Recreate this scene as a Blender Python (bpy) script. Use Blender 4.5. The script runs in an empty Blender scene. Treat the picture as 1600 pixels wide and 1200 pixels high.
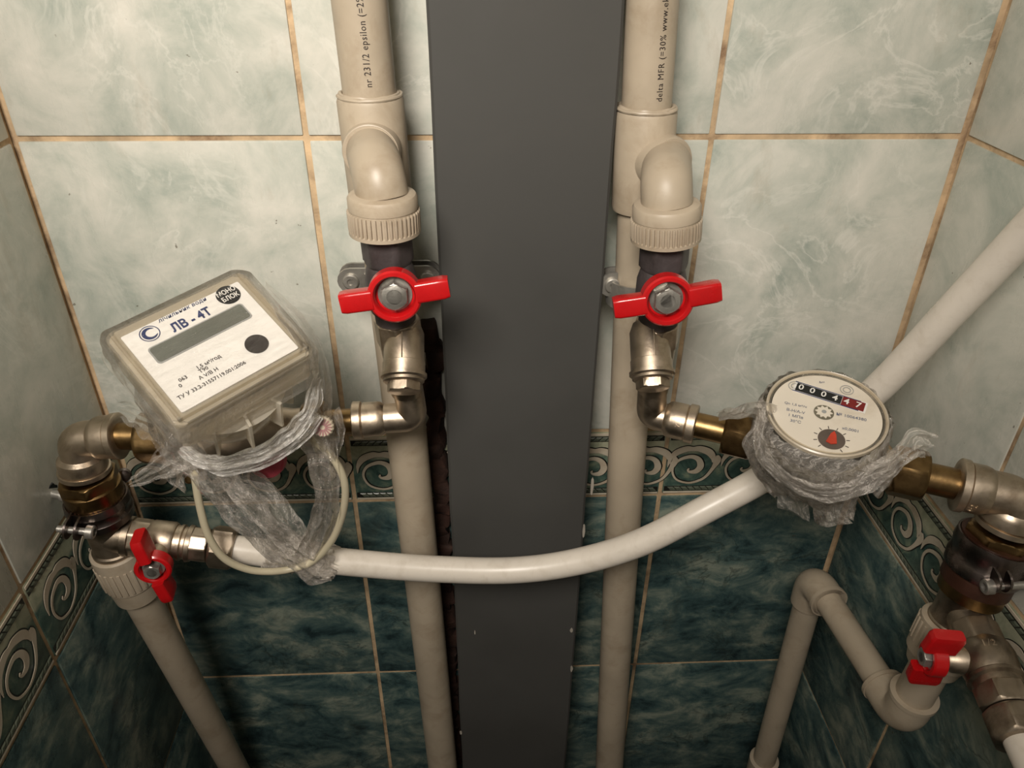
import bpy, bmesh, math, random
from mathutils import Vector, Matrix, noise
PI = math.pi
random.seed(7)
S = bpy.context.scene
COL = S.collection

# ------------------------------------------------------------------ camera
F, PITCH, ROLL, YAW, D, ZC = 1191.375, .5645, .0096, .0472, .52, 1.2
cp, sp, cr, sr, cy, sy = (math.cos(PITCH), math.sin(PITCH), math.cos(ROLL), math.sin(ROLL), math.cos(YAW), math.sin(YAW))
M = (Matrix(((cr, -sr, 0), (sr, cr, 0), (0, 0, 1))) @ Matrix(((1, 0, 0), (0, -sp, cp), (0, cp, sp)))
     @ Matrix(((cy, -sy, 0), (sy, cy, 0), (0, 0, 1))))
flip = lambda r: Vector((r[0], r[1], -r[2]))
RIGHT, DOWN, FWD = flip(M[0]), flip(M[1]), flip(M[2])
cam = bpy.data.cameras.new('camera'); camo = bpy.data.objects.new('camera', cam); COL.objects.link(camo)
mw = Matrix((( RIGHT.x, -DOWN.x, -FWD.x, 0), (RIGHT.y, -DOWN.y, -FWD.y, -D), (RIGHT.z, -DOWN.z, -FWD.z, ZC), (0, 0, 0, 1)))
camo.matrix_world = mw
cam.sensor_width = 36; cam.lens = F / 1600 * 36; cam.clip_start = .01
S.camera = camo

# ------------------------------------------------------------------ world and lights
S.view_settings.view_transform = 'Standard'; S.view_settings.look = 'None'
S.view_settings.gamma = 1; S.view_settings.use_curve_mapping = False
S.view_settings.exposure = 0.0
wd = bpy.data.worlds.new('world'); S.world = wd; wd.use_nodes = True
wd.node_tree.nodes['Background'].inputs[0].default_value = (1, .88, .72, 1)
wd.node_tree.nodes['Background'].inputs[1].default_value = .10
def area(name, loc, target, size, power, col, spread=180):
    l = bpy.data.lights.new(name, 'AREA'); l.shape = 'DISK'; l.size = size; l.energy = power; l.color = col
    o = bpy.data.objects.new(name, l); COL.objects.link(o); o.location = loc
    l.spread = math.radians(spread)
    o.rotation_euler = (Vector(target) - Vector(loc)).to_track_quat('-Z', 'Y').to_euler()
    return o
area('ceiling_lamp', (-.17, -.80, 1.62), (-.07, 0, 1.12), .34, 3.0, (1, .93, .84), 84)

# ------------------------------------------------------------------ helpers
def at(x, y, w):
    """world point seen at pixel (x, y) that stands w metres in front of the back wall"""
    d = RIGHT * ((x - 800) / F) + DOWN * ((y - 600) / F) + FWD
    return Vector((0, -D, ZC)) + d * ((D - w) / d.y)
def atX(x, y, X):
    d = RIGHT * ((x - 800) / F) + DOWN * ((y - 600) / F) + FWD
    return Vector((0, -D, ZC)) + d * (X / d.x)
def tag(o, label=None, cat=None, group=None, kind=None):
    for k, v in (('label', label), ('category', cat), ('group', group), ('kind', kind)):
        if v: o[k] = v
    return o
def thing(name, loc, label, cat, group=None):
    o = bpy.data.objects.new(name, None); COL.objects.link(o); o.location = Vector(loc); o.empty_display_size = .01
    return tag(o, label, cat, group)
def origin(o):
    v = Vector(o.location)
    while o.parent: o = o.parent; v += o.location
    return v
def obj(name, bm, mat, parent=None, smooth=35, kind=None, label=None, base=None):
    """link bm (world coordinates) as one mesh object"""
    off = origin(parent) if parent else Vector((0, 0, 0))
    b = Vector(base) if base is not None else (off if parent else Vector((0, 0, 0)))
    bmesh.ops.translate(bm, verts=bm.verts, vec=-b)
    bmesh.ops.recalc_face_normals(bm, faces=bm.faces)
    me = bpy.data.meshes.new(name); bm.to_mesh(me); bm.free()
    for m in (mat if isinstance(mat, (list, tuple)) else [mat]): me.materials.append(m)
    if smooth:
        me.shade_smooth(); me.set_sharp_from_angle(angle=math.radians(smooth))
    o = bpy.data.objects.new(name, me); COL.objects.link(o)
    if parent: o.parent = parent
    o.location = b - off
    if kind: o['kind'] = kind
    if label: o['label'] = label
    return o
def basis(d, up=Vector((0, 0, 1))):
    d = d.normalized()
    if abs(d.dot(up)) > .97: up = Vector((0, 1, 0))
    u = (up - d * up.dot(d)).normalized()
    return d, u, d.cross(u)
def ring(bm, c, u, v, rs):
    n = len(rs)
    return [bm.verts.new(c + u * (rs[i] * math.cos(2 * PI * i / n)) + v * (rs[i] * math.sin(2 * PI * i / n))) for i in range(n)]
def skin(bm, rings, cap=True, close=False):
    n = len(rings[0]); rr = rings + ([rings[0]] if close else [])
    for a, b in zip(rr, rr[1:]):
        for i in range(n): bm.faces.new((a[i], a[(i + 1) % n], b[(i + 1) % n], b[i]))
    if cap and not close:
        bm.faces.new(rings[0]); bm.faces.new(rings[-1])
def turned(A, d, prof, seg=36, bm=None, cap=True, up=Vector((0, 0, 1)), fn=None):
    """lathe: prof = [(distance along d, radius)]"""
    bm = bm or bmesh.new(); d, u, v = basis(d, up); A = Vector(A)
    rings = []
    for t, r in prof:
        rs = [r] * seg
        if fn: rs = [fn(2 * PI * i / seg, t, r) for i in range(seg)]
        rings.append(ring(bm, A + d * t, u, v, rs))
    skin(bm, rings, cap)
    return bm
def hexnut(A, d, L, a, bm=None, rot=0, ch=.12, sides=6, up=Vector((0, 0, 1))):
    """nut of length L and half width a, with the usual round chamfers"""
    s = 2 * PI / sides
    hx = lambda th: a / math.cos(((th + rot) % s) - s / 2)
    seg = 8 * sides
    e = L * ch
    def fn(th, t, r): return min(hx(th), r)
    return turned(A, d, [(0, a * .985), (e * .4, a * 1.05), (e, a * 1.2), (L - e, a * 1.2), (L - e * .4, a * 1.05), (L, a * .985)], seg, bm, True, up, fn)
def crom(pts, k=8):
    P = [Vector(p) for p in pts]; P = [P[0] * 2 - P[1]] + P + [P[-1] * 2 - P[-2]]; out = []
    for i in range(1, len(P) - 2):
        a, b, c, d = P[i - 1:i + 3]
        for j in range(k):
            t = j / k
            out.append(.5 * ((2 * b) + (c - a) * t + (2 * a - 5 * b + 4 * c - d) * t * t + (3 * b - a - 3 * c + d) * t ** 3))
    out.append(P[-2]); return out
def tube(pts, r, seg=24, bm=None, cap=True):
    bm = bm or bmesh.new(); n = len(pts); rs = r if isinstance(r, (list, tuple)) else [r] * n
    rings = []; u = None
    for i in range(n):
        t = (pts[min(i + 1, n - 1)] - pts[max(i - 1, 0)]).normalized()
        if u is None: _, u, v = basis(t)
        u = (u - t * u.dot(t)).normalized(); v = t.cross(u)
        rings.append(ring(bm, pts[i], u, v, [rs[i]] * seg))
    skin(bm, rings, cap); return bm
def bend(A, C, B, fr, k=10):
    """path A -> C -> B with a fillet of size fr at C"""
    a = (A - C).normalized(); b = (B - C).normalized(); p0 = C + a * fr; p1 = C + b * fr
    out = [A]
    for i in range(k + 1):
        t = i / k; out.append(p0 * (1 - t) ** 2 + C * 2 * t * (1 - t) + p1 * t * t)
    return out + [B]
def block(c, x, y, z, hx, hy, hz, bev=0, bm=None, seg=2):
    """box with centre c, axes x y z (unit vectors) and half sizes"""
    b2 = bmesh.new()
    vs = [b2.verts.new(c + x * (hx * i) + y * (hy * j) + z * (hz * k)) for i in (-1, 1) for j in (-1, 1) for k in (-1, 1)]
    for f in ((0, 1, 3, 2), (4, 6, 7, 5), (0, 4, 5, 1), (2, 3, 7, 6), (0, 2, 6, 4), (1, 5, 7, 3)): b2.faces.new([vs[i] for i in f])
    if bev: bmesh.ops.bevel(b2, geom=b2.edges[:], offset=bev, segments=seg, affect='EDGES', profile=.6)
    return merge(bm, b2)
def merge(bm, b2):
    if bm is None: return b2
    me = bpy.data.meshes.new('t'); b2.to_mesh(me); b2.free(); bm.from_mesh(me); bpy.data.meshes.remove(me); return bm
AX = [Vector((1, 0, 0)), Vector((0, 1, 0)), Vector((0, 0, 1))]
def box(x0, x1, y0, y1, z0, z1, bev=0, bm=None):
    return block(Vector(((x0 + x1) / 2, (y0 + y1) / 2, (z0 + z1) / 2)), *AX, (x1 - x0) / 2, (y1 - y0) / 2, (z1 - z0) / 2, bev, bm)
def prism(poly, c, u, v, n, h0, h1, bev=0):
    """polygon (2D) in plane u v at c, extruded along n from h0 to h1"""
    bm = bmesh.new()
    a = [bm.verts.new(c + u * p[0] + v * p[1] + n * h0) for p in poly]
    b = [bm.verts.new(c + u * p[0] + v * p[1] + n * h1) for p in poly]
    bm.faces.new(a); top = bm.faces.new(b)
    for i in range(len(a)): bm.faces.new((a[i], a[(i + 1) % len(a)], b[(i + 1) % len(a)], b[i]))
    if bev: bmesh.ops.bevel(bm, geom=list(top.edges), offset=bev, segments=2, affect='EDGES')
    return bm
def rrect(w, h, r, k=5):
    out = []
    for cx_, cy_, a0 in ((w / 2 - r, h / 2 - r, 0), (-w / 2 + r, h / 2 - r, 90), (-w / 2 + r, -h / 2 + r, 180), (w / 2 - r, -h / 2 + r, 270)):
        for i in range(k + 1):
            a = math.radians(a0 + 90 * i / k); out.append((cx_ + r * math.cos(a), cy_ + r * math.sin(a)))
    return out
def text_bm(s, size, fn, align='CENTER', shear=0, space=1.0, thick=0, bold=0):
    """mesh of a line of text; fn maps flat (x, y, z) to world"""
    cu = bpy.data.curves.new('t', 'FONT'); cu.body = s; cu.size = size; cu.align_x = align; cu.align_y = 'CENTER'
    cu.shear = shear; cu.space_character = space; cu.resolution_u = 2; cu.extrude = thick; cu.offset = bold
    o = bpy.data.objects.new('t', cu); COL.objects.link(o)
    dg = bpy.context.evaluated_depsgraph_get()
    me = bpy.data.meshes.new_from_object(o.evaluated_get(dg)); bm = bmesh.new(); bm.from_mesh(me)
    bpy.data.objects.remove(o); bpy.data.curves.remove(cu); bpy.data.meshes.remove(me)
    for v in bm.verts: v.co = fn(v.co.x, v.co.y, v.co.z)
    return bm

# ------------------------------------------------------------------ materials
def lin(c):
    c = c / 255; return c / 12.92 if c <= .04045 else ((c + .055) / 1.055) ** 2.4
def rgb(r, g, b): return (lin(r), lin(g), lin(b), 1)
def newmat(name):
    m = bpy.data.materials.new(name); m.use_nodes = True; nt = m.node_tree
    return m, nt, nt.nodes, nt.links, nt.nodes['Principled BSDF']
def nz(N, L, vec, scale, detail=4, rough=.55, dist=0):
    n = N.new('ShaderNodeTexNoise'); n.inputs['Scale'].default_value = scale; n.inputs['Detail'].default_value = detail
    n.inputs['Roughness'].default_value = rough; n.inputs['Distortion'].default_value = dist
    if vec: L.new(vec, n.inputs['Vector'])
    return n
def ramp(N, L, fac, stops):
    r = N.new('ShaderNodeValToRGB'); e = r.color_ramp.elements
    while len(e) < len(stops): e.new(.5)
    for i, (p, c) in enumerate(stops): e[i].position = p; e[i].color = c
    L.new(fac, r.inputs[0]); return r.outputs[0]
def mixc(N, L, fac, a, b, mode='MIX'):
    m = N.new('ShaderNodeMix'); m.data_type = 'RGBA'; m.blend_type = mode
    for sock, v in ((m.inputs[0], fac), (m.inputs[6], a), (m.inputs[7], b)):
        if isinstance(v, (int, float)): sock.default_value = v
        elif isinstance(v, tuple): sock.default_value = v
        else: L.new(v, sock)
    return m.outputs[2]
def bump(N, L, B, h, strength, dist=.001):
    b = N.new('ShaderNodeBump'); b.inputs['Strength'].default_value = strength; b.inputs['Distance'].default_value = dist
    L.new(h, b.inputs['Height']); L.new(b.outputs[0], B.inputs['Normal'])
def coords(N, L, rnd=True, scale=(1, 1, 1)):
    tc = N.new('ShaderNodeTexCoord'); mp = N.new('ShaderNodeMapping'); L.new(tc.outputs['Object'], mp.inputs[0]); mp.inputs['Scale'].default_value = scale
    if rnd:
        oi = N.new('ShaderNodeObjectInfo'); m = N.new('ShaderNodeMath'); m.operation = 'MULTIPLY'; m.inputs[1].default_value = 37.
        L.new(oi.outputs['Random'], m.inputs[0]); L.new(m.outputs[0], mp.inputs['Location'])
    return mp.outputs[0]
def simple(name, col, rough=.4, metal=0, var=.12, scale=60, bmp=.1, dirt=None, dirt_amt=.5, dirt_scale=25, coat=0):
    m, nt, N, L, B = newmat(name); v = coords(N, L)
    n = nz(N, L, v, scale, 6); dark = tuple(c * (1 - var * 2) for c in col[:3]) + (1,); light = tuple(min(1, c * (1 + var)) for c in col[:3]) + (1,)
    c = ramp(N, L, n.outputs[0], [(.3, dark), (.7, light)])
    if dirt:
        n2 = nz(N, L, v, dirt_scale, 8, .65, .4); f = ramp(N, L, n2.outputs[0], [(.5, (0, 0, 0, 1)), (.72, (dirt_amt,) * 3 + (1,))])
        c = mixc(N, L, f, c, dirt)
    L.new(c, B.inputs['Base Color'])
    rr = ramp(N, L, n.outputs[0], [(.3, (rough * .8,) * 3 + (1,)), (.75, (min(1, rough * 1.3),) * 3 + (1,))]); L.new(rr, B.inputs['Roughness'])
    B.inputs['Metallic'].default_value = metal; B.inputs['Coat Weight'].default_value = coat
    n3 = nz(N, L, v, scale * 8, 3); bump(N, L, B, n3.outputs[0], bmp, .0006)
    return m
def marble(name, stops, vein, veinamt, scale, stain, stretch=(1, 1, 1), gloss=.22):
    m, nt, N, L, B = newmat(name); v = coords(N, L, True, stretch)
    n = nz(N, L, v, scale, 9, .66, .45); c = ramp(N, L, n.outputs[0], stops)
    a = nz(N, L, v, scale * .8, 5, .6, 1.6)
    mt = N.new('ShaderNodeMath'); mt.operation = 'SUBTRACT'; L.new(a.outputs[0], mt.inputs[0]); mt.inputs[1].default_value = .5
    ab = N.new('ShaderNodeMath'); ab.operation = 'ABSOLUTE'; L.new(mt.outputs[0], ab.inputs[0])
    vf = ramp(N, L, ab.outputs[0], [(0, (veinamt,) * 3 + (1,)), (.03, (0, 0, 0, 1))])
    g = nz(N, L, v, scale * .45, 3, .5); vf = mixc(N, L, 1., vf, ramp(N, L, g.outputs[0], [(.42, (0, 0, 0, 1)), (.62, (1, 1, 1, 1))]), 'MULTIPLY')
    c = mixc(N, L, vf, c, vein)
    v2 = coords(N, L, True, (1, 1, .35))
    s = nz(N, L, v2, 22, 8, .7, .3); sf = ramp(N, L, s.outputs[0], [(.58, (0, 0, 0, 1)), (.8, (.55,) * 3 + (1,))])
    c = mixc(N, L, sf, c, stain)
    k = nz(N, L, v, 130, 3, .6); kf = ramp(N, L, k.outputs[0], [(.735, (0, 0, 0, 1)), (.76, (.7,) * 3 + (1,))]); c = mixc(N, L, kf, c, rgb(84, 70, 52))
    L.new(c, B.inputs['Base Color'])
    rr = ramp(N, L, s.outputs[0], [(.4, (gloss,) * 3 + (1,)), (.8, (gloss * 2.2,) * 3 + (1,))]); L.new(rr, B.inputs['Roughness'])
    b = nz(N, L, v, scale * 1.6, 6, .6, .9); bump(N, L, B, b.outputs[0], .12, .002)
    return m
MT = {}
MT['tile_light'] = marble('light_marbled_tile', [(.30, rgb(158, 166, 156)), (.42, rgb(184, 187, 176)), (.54, rgb(203, 202, 191)), (.70, rgb(218, 214, 203))], rgb(230, 227, 217), .42, 16, rgb(150, 136, 110))
MT['tile_dark'] = marble('dark_green_marbled_tile', [(.33, rgb(36, 52, 54)), (.43, rgb(62, 84, 84)), (.52, rgb(88, 106, 100)), (.64, rgb(134, 142, 128))], rgb(34, 42, 38), .6, 30, rgb(74, 74, 58), (.8, .8, 1.25))
MT['grout'] = simple('stained_grout', rgb(202, 174, 138), .85, 0, .2, 45, .5, rgb(92, 58, 34), .85, 30)
MT['ppr'] = simple('beige_polypropylene', rgb(173, 159, 139), .46, 0, .05, 30, .06, rgb(120, 96, 66), .35, 40)
MT['pexpipe'] = simple('white_pipe_plastic', rgb(222, 213, 200), .32, 0, .03, 20, .03, rgb(150, 132, 104), .22, 70)
MT['nickel'] = simple('nickel_plate', rgb(196, 180, 160), .40, 1, .1, 70, .09, rgb(96, 76, 50), .6, 45)
MT['nickel_dull'] = simple('dull_nickel', rgb(168, 154, 136), .45, 1, .14, 60, .12, rgb(70, 56, 40), .7, 40)
MT['brass'] = simple('tarnished_brass', rgb(142, 116, 78), .34, 1, .18, 50, .1, rgb(66, 42, 20), .75, 30)
MT['steel'] = simple('zinc_steel', rgb(176, 172, 164), .38, .75, .1, 60, .15, rgb(70, 60, 48), .6, 40)
MT['band'] = simple('dark_band_steel', rgb(128, 118, 114), .3, 1, .1, 60, .15, rgb(60, 50, 44), .6, 30)
MT['blackened'] = simple('blackened_metal', rgb(84, 76, 76), .5, .35, .15, 60, .3, rgb(48, 40, 38), .6, 40)
MT['red'] = simple('red_plastic', rgb(188, 18, 22), .3, 0, .06, 30, .06, rgb(120, 20, 16), .3, 60, .3)
MT['column'] = simple('dark_grey_paint', rgb(67, 66, 63), .78, 0, .05, 8, .12, rgb(70, 68, 64), .5, 12)
MT['chip'] = simple('bare_chip', rgb(168, 160, 148), .7)
MT['ink'] = simple('dark_ink', rgb(42, 34, 32), .6, 0, .05)
MT['blue_ink'] = simple('navy_ink', rgb(38, 50, 92), .5, 0, .05)
MT['black'] = simple('black_print', rgb(22, 22, 24), .4, 0, .05)
MT['label'] = simple('white_label', rgb(226, 222, 216), .3, 0, .02, 30, .02)
MT['lcd'] = simple('grey_display', rgb(104, 106, 98), .12, 0, .05, 20, .02)
MT['silver'] = simple('silver_print', rgb(170, 170, 168), .35, .3, .03)
MT['lens'] = simple('dark_lens', rgb(58, 54, 52), .1, 0, .05)
MT['dialface'] = simple('dial_card', rgb(222, 212, 196), .45, 0, .03, 30, .03, rgb(150, 128, 96), .35, 30)
MT['cable'] = simple('cream_cable', rgb(188, 178, 152), .4, 0, .04, 30, .05)
MT['plaster'] = simple('rusty_plaster', rgb(56, 34, 24), .9, 0, .3, 60, 1., rgb(52, 24, 14), .8, 30)
MT['rubber'] = simple('dark_brown_liner', rgb(58, 32, 20), .45, 0, .2, 50, .2)
MT['cream'] = simple('cream_glaze', rgb(196, 184, 164), .3, 0, .05, 30, .05, rgb(140, 112, 80), .4, 40)
MT['outline'] = simple('black_glaze', rgb(34, 34, 30), .3, 0, .1)
MT['pinkseal'] = simple('pinkish_seal', rgb(168, 62, 76), .4, 0, .1, 80, .1)
MT['floor'] = simple('grey_floor', rgb(110, 104, 94), .7)

def border_mat():
    m, nt, N, L, B = newmat('border_tile_glaze'); v = coords(N, L)
    tc = N.new('ShaderNodeTexCoord'); sx = N.new('ShaderNodeSeparateXYZ'); L.new(tc.outputs['Object'], sx.inputs[0])
    n = nz(N, L, v, 60, 8, .65, .8)
    dark = ramp(N, L, n.outputs[0], [(.35, rgb(44, 66, 62)), (.52, rgb(78, 100, 90)), (.68, rgb(128, 138, 116))])
    lt = ramp(N, L, n.outputs[0], [(.3, rgb(120, 128, 106)), (.65, rgb(168, 166, 142))])
    f = ramp(N, L, sx.outputs['Z'], [(.0445, (0, 0, 0, 1)), (.0465, (1, 1, 1, 1))])
    c = mixc(N, L, f, dark, lt); L.new(c, B.inputs['Base Color']); B.inputs['Roughness'].default_value = .28
    bump(N, L, B, n.outputs[0], .1, .001); return m
MT['border'] = border_mat()

def film_mat(name='crumpled_clear_film', milk=.12, tint=(1, .93, .85, 1), scale=45, streak=3., gloss=.8):
    m, nt, N, L, B = newmat(name); out = N['Material Output'] if 'Material Output' in N else None
    out = [n for n in N if n.type == 'OUTPUT_MATERIAL'][0]; N.remove(B)
    uvn = N.new('ShaderNodeTexCoord'); mp = N.new('ShaderNodeMapping'); L.new(uvn.outputs['UV'], mp.inputs[0]); mp.inputs['Scale'].default_value = (1, streak, 1); v = mp.outputs[0]
    n1 = nz(N, L, v, scale, 6, .6, .5); n2 = nz(N, L, v, scale * 5, 4, .7, .5)
    ad = N.new('ShaderNodeMath'); ad.operation = 'ADD'; L.new(n1.outputs[0], ad.inputs[0])
    ml = N.new('ShaderNodeMath'); ml.operation = 'MULTIPLY'; ml.inputs[1].default_value = .45; L.new(n2.outputs[0], ml.inputs[0]); L.new(ml.outputs[0], ad.inputs[1])
    b = N.new('ShaderNodeBump'); b.inputs['Strength'].default_value = .9; b.inputs['Distance'].default_value = .006; L.new(ad.outputs[0], b.inputs['Height'])
    tr = N.new('ShaderNodeBsdfTransparent'); tr.inputs[0].default_value = (.99, .985, .975, 1)
    gl = N.new('ShaderNodeBsdfGlossy'); gl.inputs['Roughness'].default_value = .09; gl.inputs[0].default_value = (1, .98, .95, 1); L.new(b.outputs[0], gl.inputs['Normal'])
    df = N.new('ShaderNodeBsdfDiffuse'); df.inputs[0].default_value = tint
    fr = N.new('ShaderNodeFresnel'); fr.inputs[0].default_value = 1.5; L.new(b.outputs[0], fr.inputs['Normal'])
    bo = N.new('ShaderNodeMath'); bo.operation = 'MULTIPLY_ADD'; bo.inputs[1].default_value = gloss; bo.inputs[2].default_value = gloss * .035; bo.use_clamp = True; L.new(fr.outputs[0], bo.inputs[0])
    m1 = N.new('ShaderNodeMixShader'); m2 = N.new('ShaderNodeMixShader')
    sb = N.new('ShaderNodeMath'); sb.operation = 'SUBTRACT'; L.new(ad.outputs[0], sb.inputs[0]); sb.inputs[1].default_value = .725
    aa = N.new('ShaderNodeMath'); aa.operation = 'ABSOLUTE'; L.new(sb.outputs[0], aa.inputs[0])
    mk = ramp(N, L, aa.outputs[0], [(0, (min(1, milk * 5),) * 3 + (1,)), (.02, (milk * 1.6,) * 3 + (1,)), (.16, (milk * .7,) * 3 + (1,))]); L.new(mk, m1.inputs[0])
    L.new(tr.outputs[0], m1.inputs[1]); L.new(df.outputs[0], m1.inputs[2])
    L.new(bo.outputs[0], m2.inputs[0]); L.new(m1.outputs[0], m2.inputs[1]); L.new(gl.outputs[0], m2.inputs[2])
    L.new(m2.outputs[0], out.inputs[0]); return m
MT['film'] = film_mat()
MT['film_thin'] = film_mat('thin_clear_film', .045)
MT['film_rope'] = film_mat('twisted_film', .3, (1, .97, .93, 1), 60, 4.)
def clear_plastic(name, milk, col):
    m, nt, N, L, B = newmat(name); out = [n for n in N if n.type == 'OUTPUT_MATERIAL'][0]
    B.inputs['Base Color'].default_value = col; B.inputs['Roughness'].default_value = .12; B.inputs['IOR'].default_value = 1.45
    tr = N.new('ShaderNodeBsdfTransparent'); tr.inputs[0].default_value = (.93, .9, .84, 1); mx = N.new('ShaderNodeMixShader'); mx.inputs[0].default_value = milk
    L.new(tr.outputs[0], mx.inputs[1]); L.new(B.outputs[0], mx.inputs[2]); L.new(mx.outputs[0], out.inputs[0]); return m
MT['case'] = clear_plastic('cloudy_clear_case', .38, rgb(226, 218, 202))
MT['cover'] = clear_plastic('clear_cover', .12, rgb(226, 220, 208))

# ------------------------------------------------------------------ the room
XL, XR, AL, AR = -.3036, .3341, -.0253, .0149
H0, H1, H2, H3 = 1.066, .822, .7498, .514
XA, XB = -.1137, .1585
def struct(name, bm, mat): return obj(name, bm, mat, None, 0, 'structure')
GAP = .0036
TOPZ = 1.75
wb = struct('wall_back', box(XL - .03, XR + .03, .0012, .05, 0, TOPZ), MT['grout'])
struct('floor', box(XL - 1.2, XR + 1.2, -2.2, .05, -.03, 0), MT['floor'])
def side_wall(name, X, ang, sgn):
    # the wall runs from the corner towards the camera, splaying by ang
    bm = box(0, .66, .0012, .05, 0, TOPZ)
    o = struct(name, bm, MT['grout'])
    if sgn < 0:   # left wall: local x runs towards the camera, local -y faces the room
        d = Vector((-math.sin(ang), -math.cos(ang), 0)); inn = Vector((math.cos(ang), -math.sin(ang), 0))
    else:
        d = Vector((math.sin(ang), -math.cos(ang), 0)); inn = Vector((-math.cos(ang), -math.sin(ang), 0))
    yax = -inn; mat = Matrix(((d.x, yax.x, 0, X), (d.y, yax.y, 0, 0), (0, 0, 1, 0), (0, 0, 0, 1)))
    o.matrix_world = mat
    return o
wl = side_wall('wall_left', XL, AL, -1)
wr = side_wall('wall_right', XR, AR, 1)

def add_tile(parent, x0, x1, z0, z1, mat, name='tile'):
    g = GAP / 2; t = random.uniform(-.0004, .0003)
    w, h = x1 - x0 - 2 * g, z1 - z0 - 2 * g
    bm = block(Vector((w / 2, .004, h / 2)), *AX, w / 2, .004, h / 2, .0012, None, 2)
    bmesh.ops.delete(bm, geom=[f for f in bm.faces if f.calc_center_median().y > .0079], context='FACES')
    me = bpy.data.meshes.new(name); bm.to_mesh(me); bm.free(); me.materials.append(mat); me.shade_smooth(); me.set_sharp_from_angle(angle=.6)
    o = bpy.data.objects.new(name, me); COL.objects.link(o); o.parent = parent
    o.location = (x0 + g, t, z0 + g); o.rotation_euler = (random.uniform(-.002, .002), random.uniform(-.0015, .0015), 0)
    return o

# scroll ornament, one unit, flat in local x z, proud of the tile towards -y
def ribbon(pts, y0, y1, extra=0):
    """pts = [(x, z, width)] densified; a flat strip with edges"""
    P = crom([Vector(p) for p in pts], 6); bm = bmesh.new(); L_, R_ = [], []
    for i, p in enumerate(P):
        t = P[min(i + 1, len(P) - 1)] - P[max(i - 1, 0)]; n = Vector((-t[1], t[0])).normalized(); w = p[2] / 2 + extra
        L_.append((p[0] + n[0] * w, p[1] + n[1] * w)); R_.append((p[0] - n[0] * w, p[1] - n[1] * w))
    V = lambda q, y: bm.verts.new((q[0], y, q[1]))
    lf, rf = [V(q, y1) for q in L_], [V(q, y1) for q in R_]; lb, rb = [V(q, y0) for q in L_], [V(q, y0) for q in R_]
    for i in range(len(P) - 1):
        bm.faces.new((lf[i], lf[i + 1], rf[i + 1], rf[i])); bm.faces.new((lf[i], lb[i], lb[i + 1], lf[i + 1])); bm.faces.new((rf[i], rf[i + 1], rb[i + 1], rb[i]))
    return bm
UP_, UR, UZ = .0475, .0155, .0275
spiral = []
for a, r, w in ((-230, .06, .0012), (-150, .13, .0016), (-80, .2, .0026), (-20, .42, .0052), (20, .62, .0060), (60, .80, .0048), (95, .90, .0036), (140, .97, .0026), (180, 1.0, .0020), (225, 1.0, .0018), (270, 1.0, .0018), (305, 1.05, .0022)):
    spiral.append((UR * r * math.cos(math.radians(a)), UZ + UR * r * math.sin(math.radians(a)), w))
spiral += [(.0155, UZ - .0085, .0026), (.0205, UZ + .001, .0036), (.0232, UZ + .0095, .0062), (.0225, UZ + .0150, .0020)]
crest = []
for a, w in ((172, .0004), (150, .0034), (128, .0060), (105, .0058), (90, .0042), (75, .0058), (52, .0066), (34, .0048), (20, .0006)):
    r = UR * 1.30 + w / 2
    crest.append((r * math.cos(math.radians(a)), UZ + r * math.sin(math.radians(a)), w))
def unit_mesh():
    bm = ribbon(spiral, 0, -.0006); merge(bm, ribbon(crest, 0, -.0006))
    for f in bm.faces: f.material_index = 0
    n0 = len(bm.faces)
    for c in (spiral, crest):
        b2 = ribbon(c, 0, -.00025, .0007)
        bmesh.ops.translate(b2, verts=b2.verts, vec=(.0004, 0, .0003))
        for f in b2.faces: f.material_index = 1
        merge(bm, b2)
    me = bpy.data.meshes.new('scroll'); bm.to_mesh(me); bm.free(); me.materials.append(MT['cream']); me.materials.append(MT['outline']); return me
SCROLL = unit_mesh()
def rope_mesh(Lx, flipped):
    bm = bmesh.new(); x = .002; s = -1 if flipped else 1
    while x < Lx - .008:
        pts = [(x, 0), (x + .0052, 0), (x + .0086, .0042), (x + .0034, .0042)]
        if flipped: pts = [(Lx - p[0], p[1]) for p in pts][::-1]
        a = [bm.verts.new((p[0], 0, p[1])) for p in pts]
        cx = sum(p[0] for p in pts) / 4; cz = .0021
        b = [bm.verts.new((cx + (p[0] - cx) * .62, -.0007, cz + (p[1] - cz) * .6)) for p in pts]
        bm.faces.new(b)
        for i in range(4): bm.faces.new((a[i], a[(i + 1) % 4], b[(i + 1) % 4], b[i]))
        x += .0058
    me = bpy.data.meshes.new('rope_trim'); bm.to_mesh(me); bm.free(); me.materials.append(MT['rope']); return me
MT['rope'] = simple('rope_glaze', rgb(92, 98, 84), .3, 0, .2, 90, .1)
def strip(parent, name, x0, x1, z0, z1, mat, y=-.0004):
    bm = box(x0, x1, y, .001, z0, z1, .0002); me = bpy.data.meshes.new(name); bm.to_mesh(me); bm.free(); me.materials.append(mat)
    o = bpy.data.objects.new(name, me); COL.objects.link(o); o.parent = parent; return o
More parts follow.
